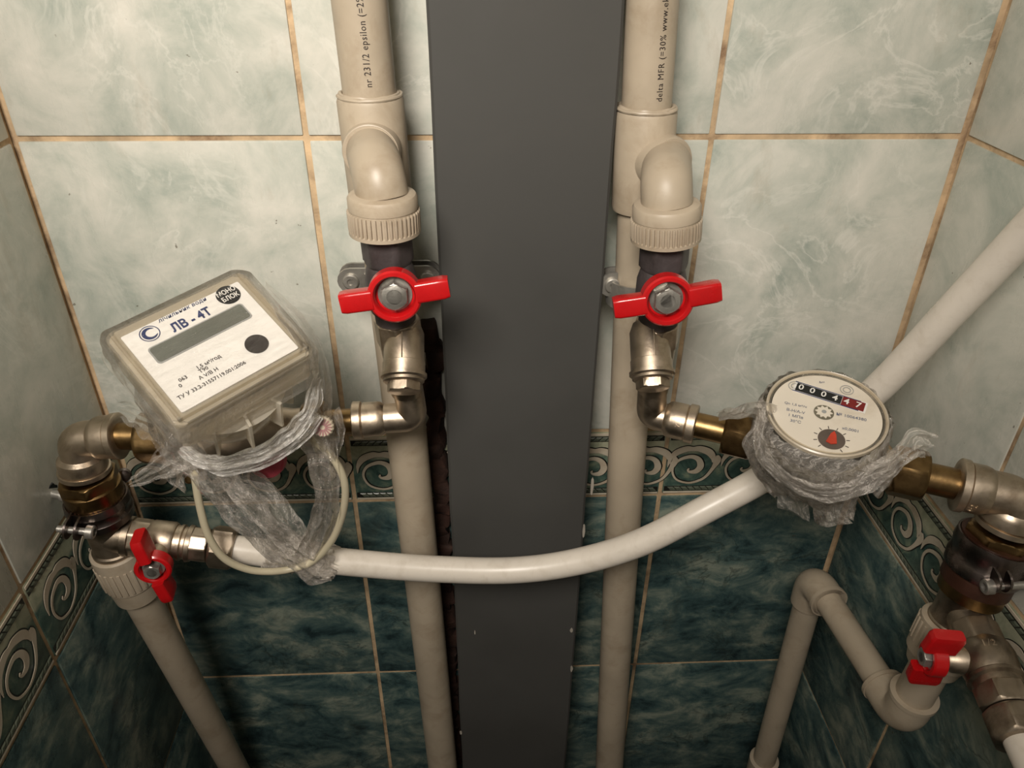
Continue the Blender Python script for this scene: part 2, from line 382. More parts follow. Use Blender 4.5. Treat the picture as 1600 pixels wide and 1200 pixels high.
def border_tile(parent, x0, x1, phase=0, mirror=False):
    t = add_tile(parent, x0, x1, H2, H1, MT['border'], 'border_tile')
    w = x1 - x0 - GAP; h = H1 - H2 - GAP
    sx_ = -1 if mirror else 1
    cx = phase
    while cx < w - .012:
        if cx > .014:
            o = bpy.data.objects.new('scroll', SCROLL); COL.objects.link(o); o.parent = t; o.location = (cx, -.0001, 0); o.scale = (sx_, 1, 1)
        cx += UP_
    for z, fl in ((h - .0088, False), (.0034, True)):
        bm = box(.001, w - .001, -.0001, .001, z - .0006, z + .0048)
        me = rope_mesh(w, fl); o = bpy.data.objects.new('rope_trim', me); COL.objects.link(o); o.parent = t; o.location = (0, -.0002, z); o['kind'] = 'stuff'
        bm2 = bmesh.new(); bm.free()
        strip(t, 'dark_band', .001, w - .001, z - .0008, z + .005, MT['outline'], -.0001)
    strip(t, 'cream_line', .0008, w - .0008, h - .0030, h - .0008, MT['cream'], -.0006)
    strip(t, 'cream_line', .0008, w - .0008, .0006, .0022, MT['cream'], -.0006)
    return t
rows = [(H0, H0 + .244), (H0 + .244, H0 + .488)]
def wall_tiles(parent, xs, phases, mirror=False):
    for x0, x1, ph in zip(xs, xs[1:], phases):
        for z0, z1 in rows + [(H1, H0)]: add_tile(parent, x0, x1, z0, z1, MT['tile_light'])
        border_tile(parent, x0, x1, ph, mirror)
        for z0, z1 in ((H3, H2), (H3 - .244, H3), (.03, H3 - .244)): add_tile(parent, x0, x1, z0, z1, MT['tile_dark'])
wall_tiles(wb, [XL + .001, XA, .02, XB, XR - .001], [.020, .024, .0235 + .0036, .0215])
wall_tiles(wl, [.002, .161, .361, .561, .66], [.030, .030, .030, .03], True)
wall_tiles(wr, [.002, .145, .345, .545, .66], [.028, .028, .028, .03])
# broken plaster beside the grey casing
bm = bmesh.new(); random.seed(3)
for k in range(46):
    z = .36 + k * .0125; 
    x = -.0375 + random.uniform(-.003, .002)
    merge(bm, block(Vector((x, -.004, z)), *AX, .006 + random.uniform(0, .003), .005 + random.uniform(0, .004), .008, .003))
for v in bm.verts: v.co += noise.noise_vector(v.co * 60) * .006 + noise.noise_vector(v.co * 190) * .003
tag(obj('plaster_seam', bm, MT['plaster'], None, 60), 'rough rusty brown plaster seam running down between left riser and grey casing', 'plaster')

# ------------------------------------------------------------------ grey casing
X0, X1 = -.0270, .0835
bm = bmesh.new(); prof = [(X0, .004), (X0, -.0482), (X0 + .0018, -.050), (X1 - .0018, -.050), (X1, -.0482), (X1, .004)]
zs = [.02 + i * (TOPZ - .04) / 60 for i in range(61)]
rings_ = []
for z in zs:
    rr_ = []
    for i, (x, y) in enumerate(prof):
        j = noise.noise(Vector((x * 20, y * 20, z * 14))) * .0006 + (noise.noise(Vector((x * 9, 1.7, z * 60))) * .0008 if i in (1, 2, 3, 4) else 0)
        rr_.append(bm.verts.new((x + j, y + j * .4, z)))
    rings_.append(rr_)
skin(bm, rings_)
col = thing('pipe_casing', ((X0 + X1) / 2, -.02, .02), 'tall flat dark grey casing standing in the middle of the tiled back wall', 'casing')
obj('casing_shell', bm, MT['column'], col, 40)
for px, py, s, dx in ((893, 985, .0035, 1), (893, 1045, .005, .6), (925, 760, .012, .25), (912, 830, .010, .25), (720, 1145, .003, 1), (742, 988, .003, .5)):
    c = at(px, py, .0503); P = [(s * .5 * dx * math.cos(a) * random.uniform(.6, 1), s * math.sin(a) * random.uniform(.7, 1)) for a in [i * PI / 4 for i in range(8)]]
    obj('paint_chip', prism(P, c, AX[0], AX[2], Vector((0, -1, 0)), -.0005, .0004), MT['chip'], col, 0)

# ------------------------------------------------------------------ risers
def riser(side):
    L_ = side == 'left'
    if L_: t0, t1 = at(566, 40, .042), at(654, 850, .042)
    else: t0, t1 = at(1017, 40, .042), at(980, 700, .042)
    dv = (t0 - t1).normalized(); top = t0 + dv * ((TOPZ - t0.z) / dv.z); low = t0 + dv * ((.02 - t0.z) / dv.z)
    zt1 = at(580, 148, .042).z if L_ else at(1010, 168, .042).z; zt0 = at(590, 312, .042).z if L_ else at(1000, 326, .042).z
    pz = lambda z: t0 + dv * ((z - t0.z) / dv.z)
    ti = pz((zt0 + zt1) / 2)
    r = thing('riser_pipe', low, ('left' if L_ else 'right') + ' beige plastic riser pipe, running floor to ceiling ' + ('left' if L_ else 'right') + ' of grey casing', 'pipe')
    rad = .0158 if L_ else .0152
    obj('lower_pipe', turned(low, pz(zt0 + .01) - low, [(0, rad * .98), ((pz(zt0 + .01) - low).length, rad * .98)], 40), MT['ppr'], r)
    up = obj('upper_pipe', turned(pz(zt1 - .01), dv, [(0, rad), (TOPZ - zt1, rad)], 40), MT['ppr'], r)
    # tee with its soft shoulders
    Lh = (zt1 - zt0); R = .0200 if L_ else .0190
    tee = obj('tee_fitting', turned(pz(zt0), dv, [(0, R - .002), (.0008, R - .0006), (.003, R), (Lh - .003, R), (Lh - .0008, R - .0008), (Lh, R - .002)], 44), MT['ppr'], r)
    wob = bmesh.new()
    for rr, zz in ((rad + .0012, .0008), (rad + .0028, 0)):
        c = pz(zt1) + dv * zz; pts = []
        for i in range(33):
            a = 2 * PI * i / 32; n = noise.noise(Vector((math.cos(a) * 3, math.sin(a) * 3, rr * 900))) * .001
            pts.append(c + Vector((math.cos(a), math.sin(a), 0)) * (rr + n) + dv * n)
        tube(pts, .0012, 8, wob, False)
    obj('weld_bead', wob, MT['ppr'], r)
    # printed text running up the pipe
    s_ = 'nr 231/2 epsilon (=2%' if L_ else 'delta MFR (=30% www.ekopl'
    px, py = (577, 137) if L_ else (1031, 160)
    zb = at(px, py, .058).z; xb = at(px, py, .058).x
    cx = pz(zb).x; ph = math.asin(max(-1, min(1, (xb - cx) / rad)))
    sz = .0054
    def wrap(x, y, z):
        c = pz(zb + x * .86); a = ph + y / rad
        return c + Vector((math.sin(a) * (rad + .00025), -math.cos(a) * (rad + .00025), 0))
    obj('printed_text', text_bm(s_, sz, lambda x, y, z: wrap(x, -y, z) if False else wrap(x, -y, z), 'LEFT', 0, 1.12), MT['ink'], r, 0)
    # branch boss of the tee
    by = at(583, 238, .062) if L_ else at(1018, 258, .062)
    boss0 = Vector((pz(by.z).x if L_ else pz(by.z).x + .003, ti.y, by.z))
    out = Vector((0.0 if L_ else .42, -1, 0)).normalized()
    obj('branch_socket', turned(boss0, out, [(0, .0172), (.0200, .0172), (.0225, .0166), (.0232, .0150)], 40), MT['ppr'], r)
    return r, boss0, out
rl, bossL, outL = riser('left')
rr_, bossR, outR = riser('right')

# elbows and ribbed adapters (upper)
def upper_branch(side, boss, out, corner_px, cuff0, cuff1):
    L_ = side == 'left'
    c0 = at(*corner_px); c0.z = boss.z
    e1 = at(*cuff0); e2 = at(*cuff1)
    t = thing('elbow_adapter', e2, 'beige plastic elbow with ribbed collar turning down from the ' + side + ' riser tee', 'fitting')
    A = boss + out * .020
    obj('elbow', tube(bend(A, c0, e1, .0145, 12), .0148, 36), MT['ppr'], t)
    obj('cuff', tube([A + out * .000, A + out * .0035], .0160, 36), MT['ppr'], t)
    d = (e2 - e1); Lh = d.length; R = .0200
    fn = lambda th, tt, r: r
    obj('collar', turned(e1, d, [(-.001, R - .004), (0, R - .0012), (.0015, R - .0002), (.0075, R - .0002), (.0078, R - .0006), (Lh - .0035, R - .0006), (Lh - .003, R + .0006), (Lh - .001, R + .0006), (Lh, R - .002)], 56), MT['ppr'], t)
    bm = bmesh.new(); dd, u, v = basis(d, Vector((0, -1, 0)))
    for i in range(44):
        a = 2 * PI * i / 44; rad = u * math.cos(a) + v * math.sin(a); tan = dd.cross(rad)
        merge(bm, block(e1 + dd * (Lh * .5 + .0028) + rad * (R - .0002), rad, tan, dd, .0009, .0007, Lh * .5 - .0058, .0004))
    obj('grip_ribs', bm, MT['ppr'], t, 35, 'stuff')
    return t
upper_branch('left', bossL, outL, (590, 262, .097), (597, 303, .098), (602, 364, .098))
upper_branch('right', bossR, outR, (1042, 276, .097), (1042, 318, .097), (1040, 375, .097))

# ------------------------------------------------------------------ valves
def butterfly(parent, C, a, u, tilt=0, R=.0150, span=.0305, depth=.0095, wh=.0050, ww=.0059):
    """red butterfly handle: C = centre of the hub back face, a = stem direction, u = wing direction"""
    a = a.normalized(); u = (u - a * u.dot(a)).normalized(); v = a.cross(u)
    bm = turned(C, a, [(0, R - .001), (.0008, R), (depth - .001, R), (depth, R - .001), (depth, R - .0030), (depth - .001, R - .0038), (.003, R - .0042), (.0028, .002), (0, .002)], 44, None, False)
    h = obj('handle', bm, MT['red'], parent)
    for s in (-1, 1):
        b2 = bmesh.new(); n = 6; rings = []
        for i in range(n + 1):
            f = i / n; x = R * .82 + (span - R * .82) * f
            hw = ww; hh = wh + .0003 * f; off = .0004 - .0012 * f
            if i == n: hw *= .92; hh *= .88
            cc = C + a * (depth * .5 + off) + u * (s * x)
            pts = rrect(hw * 2, hh * 2, .0018, 3)
            rings.append([b2.verts.new(cc + v * p[0] + a * p[1]) for p in pts])
        skin(b2, rings)
        obj('wing', b2, MT['red'], h)
    return h
def stem_nut(parent, C, a, R=.0078):
    a = a.normalized()
    obj('washer', turned(C + a * .0025, a, [(0, R + .0012), (.0012, R + .0012)], 28), MT['steel'], parent)
    obj('nut', hexnut(C + a * .0037, a, .0055, R * .84), MT['steel'], parent)
    obj('stem', turned(C - a * .014, a, [(0, R * .62), (.0225, R * .62), (.0232, R * .52)], 24), MT['steel'], parent)

def upper_valve(side, pts, hub, u, tone):
    L_ = side == 'left'; p0, p1, p2 = [at(*p) for p in pts]
    t = thing('ball_valve', p2, tone + ' with red butterfly handle below the ribbed collar, ' + side + ' of grey casing', 'valve')
    d = p2 - p0; Lh = d.length
    bm = hexnut(p0 - d.normalized() * .004, d, Lh * .30 + .004, .0132, None, .5)
    turned(p0, d, [(Lh * .27, .0115), (Lh * .30, .0132), (Lh * .42, .0152), (Lh * .62, .0156), (Lh * .78, .0142), (Lh * .82, .0125), (Lh * 1.0, .0122)], 40, bm)
    obj('body', bm, MT['blackened'], t)
    hb = at(*hub); a = Vector((.02 if L_ else -.05, -1, .12)).normalized()
    obj('stem_neck', turned(hb - a * .022, a, [(0, .0098), (.009, .0098), (.0105, .0082), (.0125, .0082)], 30), MT['blackened'], t)
    butterfly(t, hb - a * .0095, a, u)
    stem_nut(t, hb - a * .0095, a, .0084)
    return t
upper_valve('left', ((602, 364, .098), (610, 440, .098), (620, 512, .098)), (616, 465, .137), Vector((1, 0, .14)), 'blackened ball valve')
upper_valve('right', ((1040, 375, .097), (1036, 440, .097), (1027, 515, .097)), (1044, 472, .135), Vector((1, -.05, .19)), 'blackened ball valve')

# strainers with an oblique cap
def strainer(side, top, neck, end, barrel):
    p0, p1, p2 = at(*top), at(*neck), at(*end); b1 = at(*barrel)
    t = thing('strainer', p2, 'nickel angled strainer with hex cap under the ' + side + ' red handled valve', 'strainer')
    d = (p2 - p0).normalized(); L1 = (p1 - p0).length
    bm = hexnut(p0, d, .0165, .0133, None, .0, .06, 8)
    turned(p0, d, [(.015, .0130), (.020, .0126), (L1, .0120), ((p2 - p0).length, .0105)], 36, bm)
    obj('body', bm, MT['nickel'], t)
    bd = Vector((0, -.72, -.69)).normalized() * .034; s = b1 - bd; Lb = .034
    obj('barrel', turned(s, bd, [(0, .0100), (.006, .0124), (Lb * .72, .0126), (Lb * .73, .0131), (Lb * .93, .0131), (Lb * .94, .0142), (Lb + .000, .0142), (Lb + .001, .0130)], 44), MT['nickel'], t)
    cap = obj('cap', turned(s + bd.normalized() * (Lb + .0005), bd, [(0, .0126), (.0022, .0126), (.003, .0114)], 40), MT['nickel_dull'], t, label='hexagonal strainer cap')
    obj('cap_hex', hexnut(s + bd.normalized() * (Lb + .0030), bd, .0062, .0093, None, .3), MT['nickel'], cap)
    obj('seam', tube([s + bd * (.10 + .1 * i) + Vector((0, -.69, .72)) * .0127 for i in range(8)], .0004, 6), MT['nickel_dull'], t)
    return t
strainer('left', (620, 498, .098), (630, 560, .098), (636, 612, .094), (631, 590, .120))
strainer('right', (1027, 502, .097), (1023, 560, .095), (1020, 608, .092), (1019, 586, .118))

def elbow_fit(name, label, A, C, B, r, collars, parent_mat='nickel', marks=None):
    """metal elbow from A over corner C to B; collars = which ends carry a banded socket"""
    t = thing(name, B, label, 'fitting')
    obj('body', tube(bend(A, C, B, r * .62, 12), r, 36), MT[parent_mat], t)
    for end, prev, R, L_ in collars:
        d = (end - prev).normalized()
        obj('socket', turned(end - d * L_, d, [(-.004, r * .98), (-.0015, R * .93), (.001, R * .97), (L_ * .60, R * .97), (L_ * .64, R * .93), (L_ * .68, R * 1.04), (L_ * .96, R * 1.05), (L_, R * 1.0), (L_ + .0002, R * .72)], 44), MT[parent_mat], t)
    if marks:
        end, prev, R, L_, s_, sz, ang = marks
        d, u, v = basis((end - prev).normalized(), Vector((0, -1, 0)))
        def fn(x, y, z):
            a = ang + x / R; return end - d * (L_ * .62) + (u * math.cos(a) + v * math.sin(a)) * (R * .97 + z) + d * y
        obj('embossed_mark', text_bm(s_, sz, fn, 'CENTER', 0, 1, .0004), MT[parent_mat], t, 0)
    return t
def connector(label, A, d, Lb, rb, Ln, an, nut_first=True, rot=.2):
    """brass half union: barrel plus hex nut"""
    d = d.normalized(); t = thing('brass_union', A, label, 'connector')
    if nut_first:
        obj('union_nut', hexnut(A, d, Ln, an, None, rot), MT['brass'], t)
        obj('barrel', turned(A + d * Ln * .8, d, [(0, rb), (Ln * .2 + Lb, rb), (Ln * .2 + Lb, rb * 1.08), (Ln * .2 + Lb + .003, rb * 1.08), (Ln * .2 + Lb + .003, rb), (Ln * .2 + Lb + .007, rb)], 36), MT['brass'], t)
    else:
        obj('barrel', turned(A - d * .007, d, [(0, rb), (.004, rb), (.004, rb * 1.08), (.007, rb * 1.08), (.007, rb), (.007 + Lb + Ln * .3, rb)], 36), MT['brass'], t)
        obj('union_nut', hexnut(A + d * Lb, d, Ln, an, None, rot), MT['brass'], t)
    return t

# ---------- left run: strainer -> elbow -> union -> meter -> union -> elbow -> stack
LA, LC, LB = at(637, 605, .094), at(645, 651, .093), at(566, 651, .093)
LC.z = LB.z = at(645, 651, .093).z
E0 = at(118, 684, .100); runL = (E0 - LB); runL.normalize()
elbow_fit('elbow_fitting', 'nickel elbow under left strainer, pointing left to the electronic meter', LA, LC, LC + runL * .0400, .0100, [(LC + runL * .0400, LC, .0125, .0175)])
uA = LC + runL * .0400
connector('tarnished brass union joining right side of electronic meter to nickel elbow', uA, runL, .0180, .0088, .0150, .0140, False)
uE = uA + runL * .033       # meter inlet
lE = at(186, 681, .100); lN = at(272, 683, .100)
connector('tarnished brass union joining left side of electronic meter to upper left elbow', lN, -(lN - lE), .0165, .0092, .0215, .0158, True, .5)
LD = at(150, 790, .102)
cornL = at(119, 687, .100)
elbow_fit('elbow_fitting', 'nickel elbow at the far left above the brass nut stack', lE, cornL, at(134, 738, .101), .0122, [(lE + (lE - cornL).normalized() * .001, cornL, .0150, .0140), (at(133, 737, .101), cornL, .0160, .0110)])
# stack
def stack_piece(name, label, A, B, prof, mat, cat='fitting', seg=40):
    t = thing(name, B, label, cat); obj('body', turned(A, B - A, prof, seg), MT[mat], t); return t
s0, s1, s2, s3, s4 = at(134, 738, .101), at(141, 757, .101), at(158, 795, .102), at(172, 833, .102), at(196, 892, .102)
t = thing('brass_bushing', s2, 'large brass bushing with hex top at far left above the steel clamp', 'fitting')
dS = (s4 - s0).normalized()
obj('hex', hexnut(s0 + dS * .002, dS, .0095, .0172, None, .3), MT['brass'], t)
obj('barrel', turned(s0 + dS * .010, dS, [(0, .0180), (.001, .0192), (.020, .0192), (.021, .0180)], 44), MT['brass'], t)
bL = s0 + dS * .031
t = thing('side_tee', s4, 'dull nickel tee under the left steel clamp, feeding the white pipe', 'fitting')
obj('body', turned(bL - dS * .004, dS, [(0, .0165), (.004, .0165), (.008, .0150), (.040, .0148), (.041, .0162), (.0440, .0162)], 44), MT['nickel_dull'], t)
vA, vB = at(186, 836, .104), at(372, 858, .104)
vd = (vB - vA).normalized(); vL = (vB - vA).length
obj('branch', turned(vA - vd * .008, vd, [(0, .0125), (.012, .0130), (.0125, .0145), (.017, .0145), (.0175, .0130)], 40), MT['nickel_dull'], t)
# clamp round the left stack
def clamp(label, c, d, R, H, screw_a, screw_b, ear_c, wall_pt, ear_n, lo=.001):
    d = d.normalized(); t = thing('pipe_clamp', c, label, 'clamp')
    prof = [(-H / 2, R - .0012), (-H / 2, R), (-H * .2, R + .0006), (-H * .15, R), (H * .15, R), (H * .2, R + .0006), (H / 2, R), (H / 2, R - .0012)]
    obj('band', turned(c, d, prof, 48, None, False), MT['band'], t)
    obj('liner', turned(c, d, [(-H / 2 - .001, R - .0016), (H / 2 + lo, R - .0016)], 40), MT['rubber'], t)
    n = ear_n.normalized(); sd = (screw_b - screw_a).normalized()
    rad = (ear_c - c); rad = (rad - d * rad.dot(d)).normalized()
    for s in (-1, 1):
        # an ear: rounded plate standing out from the band
        pc = ear_c + sd * (s * .0034)
        uu = Vector((0, -1, 0)); uu = (uu - sd * uu.dot(sd)).normalized(); vv = sd.cross(uu).normalized()
        dx = (pc - c).dot(sd); st = math.sqrt(max(R * R - dx * dx, 0)) - .001
        ln = (pc - c).dot(uu); base = pc - uu * (ln - st); ln = ln - st
        poly = []
        for i in range(9):
            a = -PI / 2 + PI * i / 8; poly.append((ln + .0070 * math.cos(a), .0074 * math.sin(a)))
        poly += [(0, .0080), (0, -.0080)]
        obj('ear', prism(poly, base, uu, vv, sd, -.0007, .0007), MT['band'], t)
    obj('screw', turned(screw_a, sd, [(0, .0024), ((screw_b - screw_a).length - .004, .0024)], 16, None, True, Vector((0, 0, 1)), lambda th, tt, r: r), MT['steel'], t)
    obj('screw_head', turned(screw_b - sd * .005, sd, [(0, .0048), (.0042, .0048), (.005, .0040), (.005, .0026), (.002, .0024)], 24), MT['steel'], t)
    if wall_pt is not None:
        b = c + d * (wall_pt - c).dot(d) * .2; w = (wall_pt - b); b = b + w.normalized() * (R - .002); w = wall_pt - b
        obj('wall_stud', turned(b, w, [(0, .0042), (w.length * .45, .0042), (w.length * .46, .0030), (w.length + .004, .0030)], 12), MT['steel'], t)
        obj('wall_plug', turned(wall_pt - w.normalized() * .0015, w, [(0, .0032), (0, .0070), (.003, .0076), (.005, .003)], 14, None, False, Vector((0, 0, 1)), lambda th, tt, r: r * (1 + .12 * math.sin(th * 5))), MT['black'], t)
    return t
cL = s0 + dS * .0305
clamp('steel pipe clamp with dark liner around the far left stack, screwed to the left wall', cL, dS, .0208, .018, at(90, 826, .126), at(148, 832, .126), at(114, 827, .126), atX(77, 770, -.3035), Vector((1, 0, 0)))
# side ball valve on the left
t = thing('ball_valve', vA + vd * vL * .5, 'nickel ball valve with red handle on white pipe, at the lower left', 'valve')
bm = hexnut(vA + vd * .006, vd, .016, .0128, None, .1, .1, 8)
turned(vA + vd * .020, vd, [(0, .0126), (.003, .0140), (.017, .0142), (.019, .0132), (.0195, .0122), (.0225, .0122)], 44, bm)
obj('body', bm, MT['nickel'], t)
bm = turned(vA + vd * .041, vd, [(0, .0105), (.001, .0130), (.003, .0130), (.004, .0118), (.006, .0118), (.007, .0135), (.010, .0130)], 40)
obj('ring', bm, MT['nickel'], t)
obj('hex_collar', hexnut(vA + vd * .050, vd, .0125, .0118, None, .5, .12, 8), MT['nickel'], t)
Cv = vA + vd * .030; aV = at(236, 899, .140) - Cv; aL = aV.length; aV.normalize()
def fnL(x, y, z):
    a = -.55 + y / .0142; d_, u_, v_ = basis(vd, Vector((0, -1, 0)))
    return Cv + vd * x * 1 + (u_ * math.cos(a) - v_ * math.sin(a)) * (.0141 + z)
obj('embossed_mark', text_bm('DN15', .0052, fnL, 'CENTER', 0, 1.1, .0005), MT['nickel'], t, 0)
obj('stem_neck', turned(Cv + aV * .008, aV, [(0, .0075), (.010, .0070), (.013, .0058), (aL - .020, .0055)], 28), MT['nickel'], t)
HC = Cv + aV * (aL - .013)
butterfly(t, HC, aV, Vector((-.12, -.35, 1)), 0, .0122, .0280, .0088, .0088, .0040)
stem_nut(t, HC + aV * .002, aV, .0062)
t = thing('compression_nut', vA + vd * .063, 'nickel compression nut at left end of the white pipe', 'nut')
obj('body', hexnut(vA + vd * .0640, vd, .0170, .0138, None, .0), MT['nickel'], t)
# beige adapter and pipe at lower left
aA, aB = bL + dS * .0385, at(216, 925, .098); pB = at(362, 1192, .052)
t = thing('plastic_adapter', aB, 'beige ribbed plastic adapter under the far left tee', 'fitting')
Lh = (aB - aA).length
obj('collar', turned(aA, aB - aA, [(0, .0172), (.001, .0186), (.006, .0190), (Lh * .68, .0188), (Lh * .70, .0178), (Lh, .0165), (Lh + .001, .0150)], 48), MT['ppr'], t)
bm = bmesh.new(); dd, u, v = basis(aB - aA)
for i in range(26):
    a = 2 * PI * i / 26; rad = u * math.cos(a) + v * math.sin(a)
    merge(bm, block(aA + dd * (Lh * .42) + rad * .0187, rad, dd.cross(rad), dd, .0010, .0011, Lh * .22, .0005))
obj('grip_ribs', bm, MT['ppr'], t, 35, 'stuff')
dp = (pB - aB).normalized(); e = pB + dp * ((pB.z - .02) / -dp.z)
pl = obj('drop_pipe', turned(aB - dp * .006, dp, [(0, .0128), ((e - aB).length, .0128)], 36), MT['ppr'], None, base=e)
tag(pl, 'beige plastic pipe dropping from the far left adapter to the floor', 'pipe')

# ---------- white pipe across
wpts = [(368, 858, .104), (430, 866, .102), (560, 880, .097), (680, 889, .095), (800, 891, .096), (900, 878, .100), (1000, 848, .105), (1100, 797, .104), (1200, 742, .095), (1290, 675, .083), (1380, 599, .088), (1480, 493, .102), (1600, 366, .122), (1720, 240, .150)]
P = crom([at(*p) for p in wpts], 8); P[0] = vA + vd * (vL - .006)
o = obj('white_water_pipe', tube(P, .0102, 32), MT['pexpipe'], None, 60, base=P[0])
tag(o, 'long white bent water pipe crossing in front of the grey casing', 'pipe')

# ------------------------------------------------------------------ electronic meter (upper left)
mC = Vector((-.1429, -.16, 1.0006)); mn = Vector((.175, -.3908, .9037)).normalized(); mu = Vector((.7291, .6683, .1479)).normalized(); mv = mn.cross(mu).normalized()
MW, MH = .0687, .0574
runc = (lN + uE) / 2
em = thing('electronic_water_meter', runc, 'boxy electronic water meter with white label, wrapped in clear film on the left', 'meter')
# body on the pipe
bax = (uE - lN).normalized(); bl = (uE - lN).length
obj('brass_body', turned(lN - bax * .004, bax, [(0, .0115), (.006, .0115), (.014, .0145), (bl * .3, .022), (bl * .5, .027), (bl * .7, .022), (bl - .014, .0145), (bl - .002, .0115), (bl + .004, .0115)], 40), MT['nickel_dull'], em)
bc = mC - mn * .030 + mv * -.004
obj('round_base', turned(bc - mn * .020, mn, [(-.006, .026), (0, .030), (.012, .034), (.020, .0355), (.021, .033)], 56), MT['case'], em)
case = obj('clear_case', prism(rrect(MW + .011, MH + .011, .005), mC, mu, mv, mn, -.024, -.0012, .0015), MT['case'], em)
bm = prism(rrect(MW + .013, MH + .013, .005), mC, mu, mv, mn, -.0045, -.0008, .0008)
obj('cover_frame', bm, MT['cover'], em)
obj('inner_box', prism(rrect(MW - .004, MH - .004, .003), mC, mu, mv, mn, -.020, -.0015, 0), simple('off_white_inner_box', rgb(210, 202, 188), .5), em)
for (a, b, ha, hb_, mm) in ((-.5, 0, .0007, MH / 2 + .004, 'cover'), (.5, 0, .0007, MH / 2 + .004, 'cover'), (0, -.5, MW / 2 + .004, .0007, 'cover')):
    c = mC + mu * (a * (MW + .006)) + mv * (b * (MH + .006)) + mn * .0004
    obj('ridge', block(c, mu, mv, mn, ha, hb_, .0016, .0005), MT[mm], em)
for q in (-.6, -.15, .35, .75):
    a = q * 1.1
    c = bc - mn * .006 + (mu * math.sin(a) - mv * math.cos(a)) * .0345
    rad = (mu * math.sin(a) - mv * math.cos(a))
    obj('rib', block(c, rad, mn.cross(rad), mn, .004, .0009, .012, .0004), MT['case'], em)
lab = obj('label', prism(rrect(MW, MH, .0008, 2), mC, mu, mv, mn, -.001, 0), MT['label'], em, label='white printed label')
E_ = .00018
def lp(x, y, z=0): return mC + mu * x + mv * y + mn * (E_ + z)
def ltext(s_, size, x, y, mat, align='CENTER', shear=0, sx=1.0, bold=0):
    return text_bm(s_, size, lambda a, b, c: lp(x + a * sx, y + b), align, shear, 1.05, 0, bold)
def linv(px, py):
    # label coordinates of a pixel of the photograph (meeting of the sight ray with the label plane)
    d = RIGHT * ((px - 800) / F) + DOWN * ((py - 600) / F) + FWD; o = Vector((0, -D, ZC)); tt = (mC - o).dot(mn) / d.dot(mn); q = o + d * tt - mC
    return q.dot(mu), q.dot(mv)
x, y = linv(285, 484.5); obj('small_caption', ltext('лічильник води', .0036, x, y, None, 'CENTER', .2, 1.0, .00004), MT['blue_ink'], lab, 0)
x, y = linv(299, 500); obj('model_lettering', ltext('ЛВ - 4Т', .0078, x, y, None, 'CENTER', 0, .82, .0003), MT['blue_ink'], lab, 0)
x, y = linv(356.5, 461)
st = obj('round_stamp', turned(lp(x, y) - mn * .0001, mn, [(0, .0066), (.0002, .0066)], 40), MT['black'], lab, 0)
obj('stamp_lettering', merge(text_bm('МОНО', .0044, lambda a, b, c: lp(x + a * .82, y + .0022 + b, .0004), bold=.0001), text_bm('БЛОК', .0044, lambda a, b, c: lp(x + a * .82, y - .0024 + b, .0004), bold=.0001)), MT['label'], lab, 0)
x, y = linv(315, 520)
w_, h_ = .0535, .0103
obj('display_frame', prism(rrect(w_ + .0016, h_ + .0016, .002), lp(x, y), mu, mv, mn, -.0002, .0003), MT['silver'], lab, 0)
obj('display', prism(rrect(w_, h_, .0016), lp(x, y), mu, mv, mn, .0001, .0005), MT['lcd'], lab, 0, label='blank grey display window')
x, y = linv(401, 538); obj('round_window', turned(lp(x, y), mn, [(0, .0062), (.0004, .0062)], 36), MT['lens'], lab, 0)
x, y = linv(234, 521.5)
bm = bmesh.new(); rg = [bmesh.new()][0]
for r0, r1, mat_ in ((.0052, .0047, 0),):
    n = 40; A_ = [bm.verts.new(lp(x + r0 * math.cos(2 * PI * i / n), y + r0 * math.sin(2 * PI * i / n))) for i in range(n)]; B_ = [bm.verts.new(lp(x + r1 * math.cos(2 * PI * i / n), y + r1 * math.sin(2 * PI * i / n))) for i in range(n)]
    for i in range(n): bm.faces.new((A_[i], A_[(i + 1) % n], B_[(i + 1) % n], B_[i]))
n = 28   # crescent c
o_, i_ = [], []
for k in range(n + 1):
    a = math.radians(40 + 300 * k / n - 10); wdt = .0019 * math.sin(PI * k / n) ** .6 + .0001
    o_.append(bm.verts.new(lp(x + .0040 * math.cos(a), y + .0040 * math.sin(a)))); i_.append(bm.verts.new(lp(x + (.0040 - wdt) * math.cos(a) , y + (.0040 - wdt) * math.sin(a))))
for k in range(n): bm.faces.new((o_[k], o_[k + 1], i_[k + 1], i_[k]))
obj('round_emblem', bm, MT['blue_ink'], lab, 0)
bm = bmesh.new()
for px, py, s_ in ((326, 566, '1,5 м³/год'), (318, 578, 'Т90'), (326, 584, 'А V/В Н'), (286, 592, '063'), (282, 603, '0'), (332, 594, 'ТУ У 33.2-31557119.001:2006')):
    x, y = linv(px, py)
    b2 = text_bm(s_, .0031, lambda a, b, c: lp(x + a, y + b), bold=.00005); merge(bm, b2)
obj('fine_print', bm, MT['ink'], lab, 0)
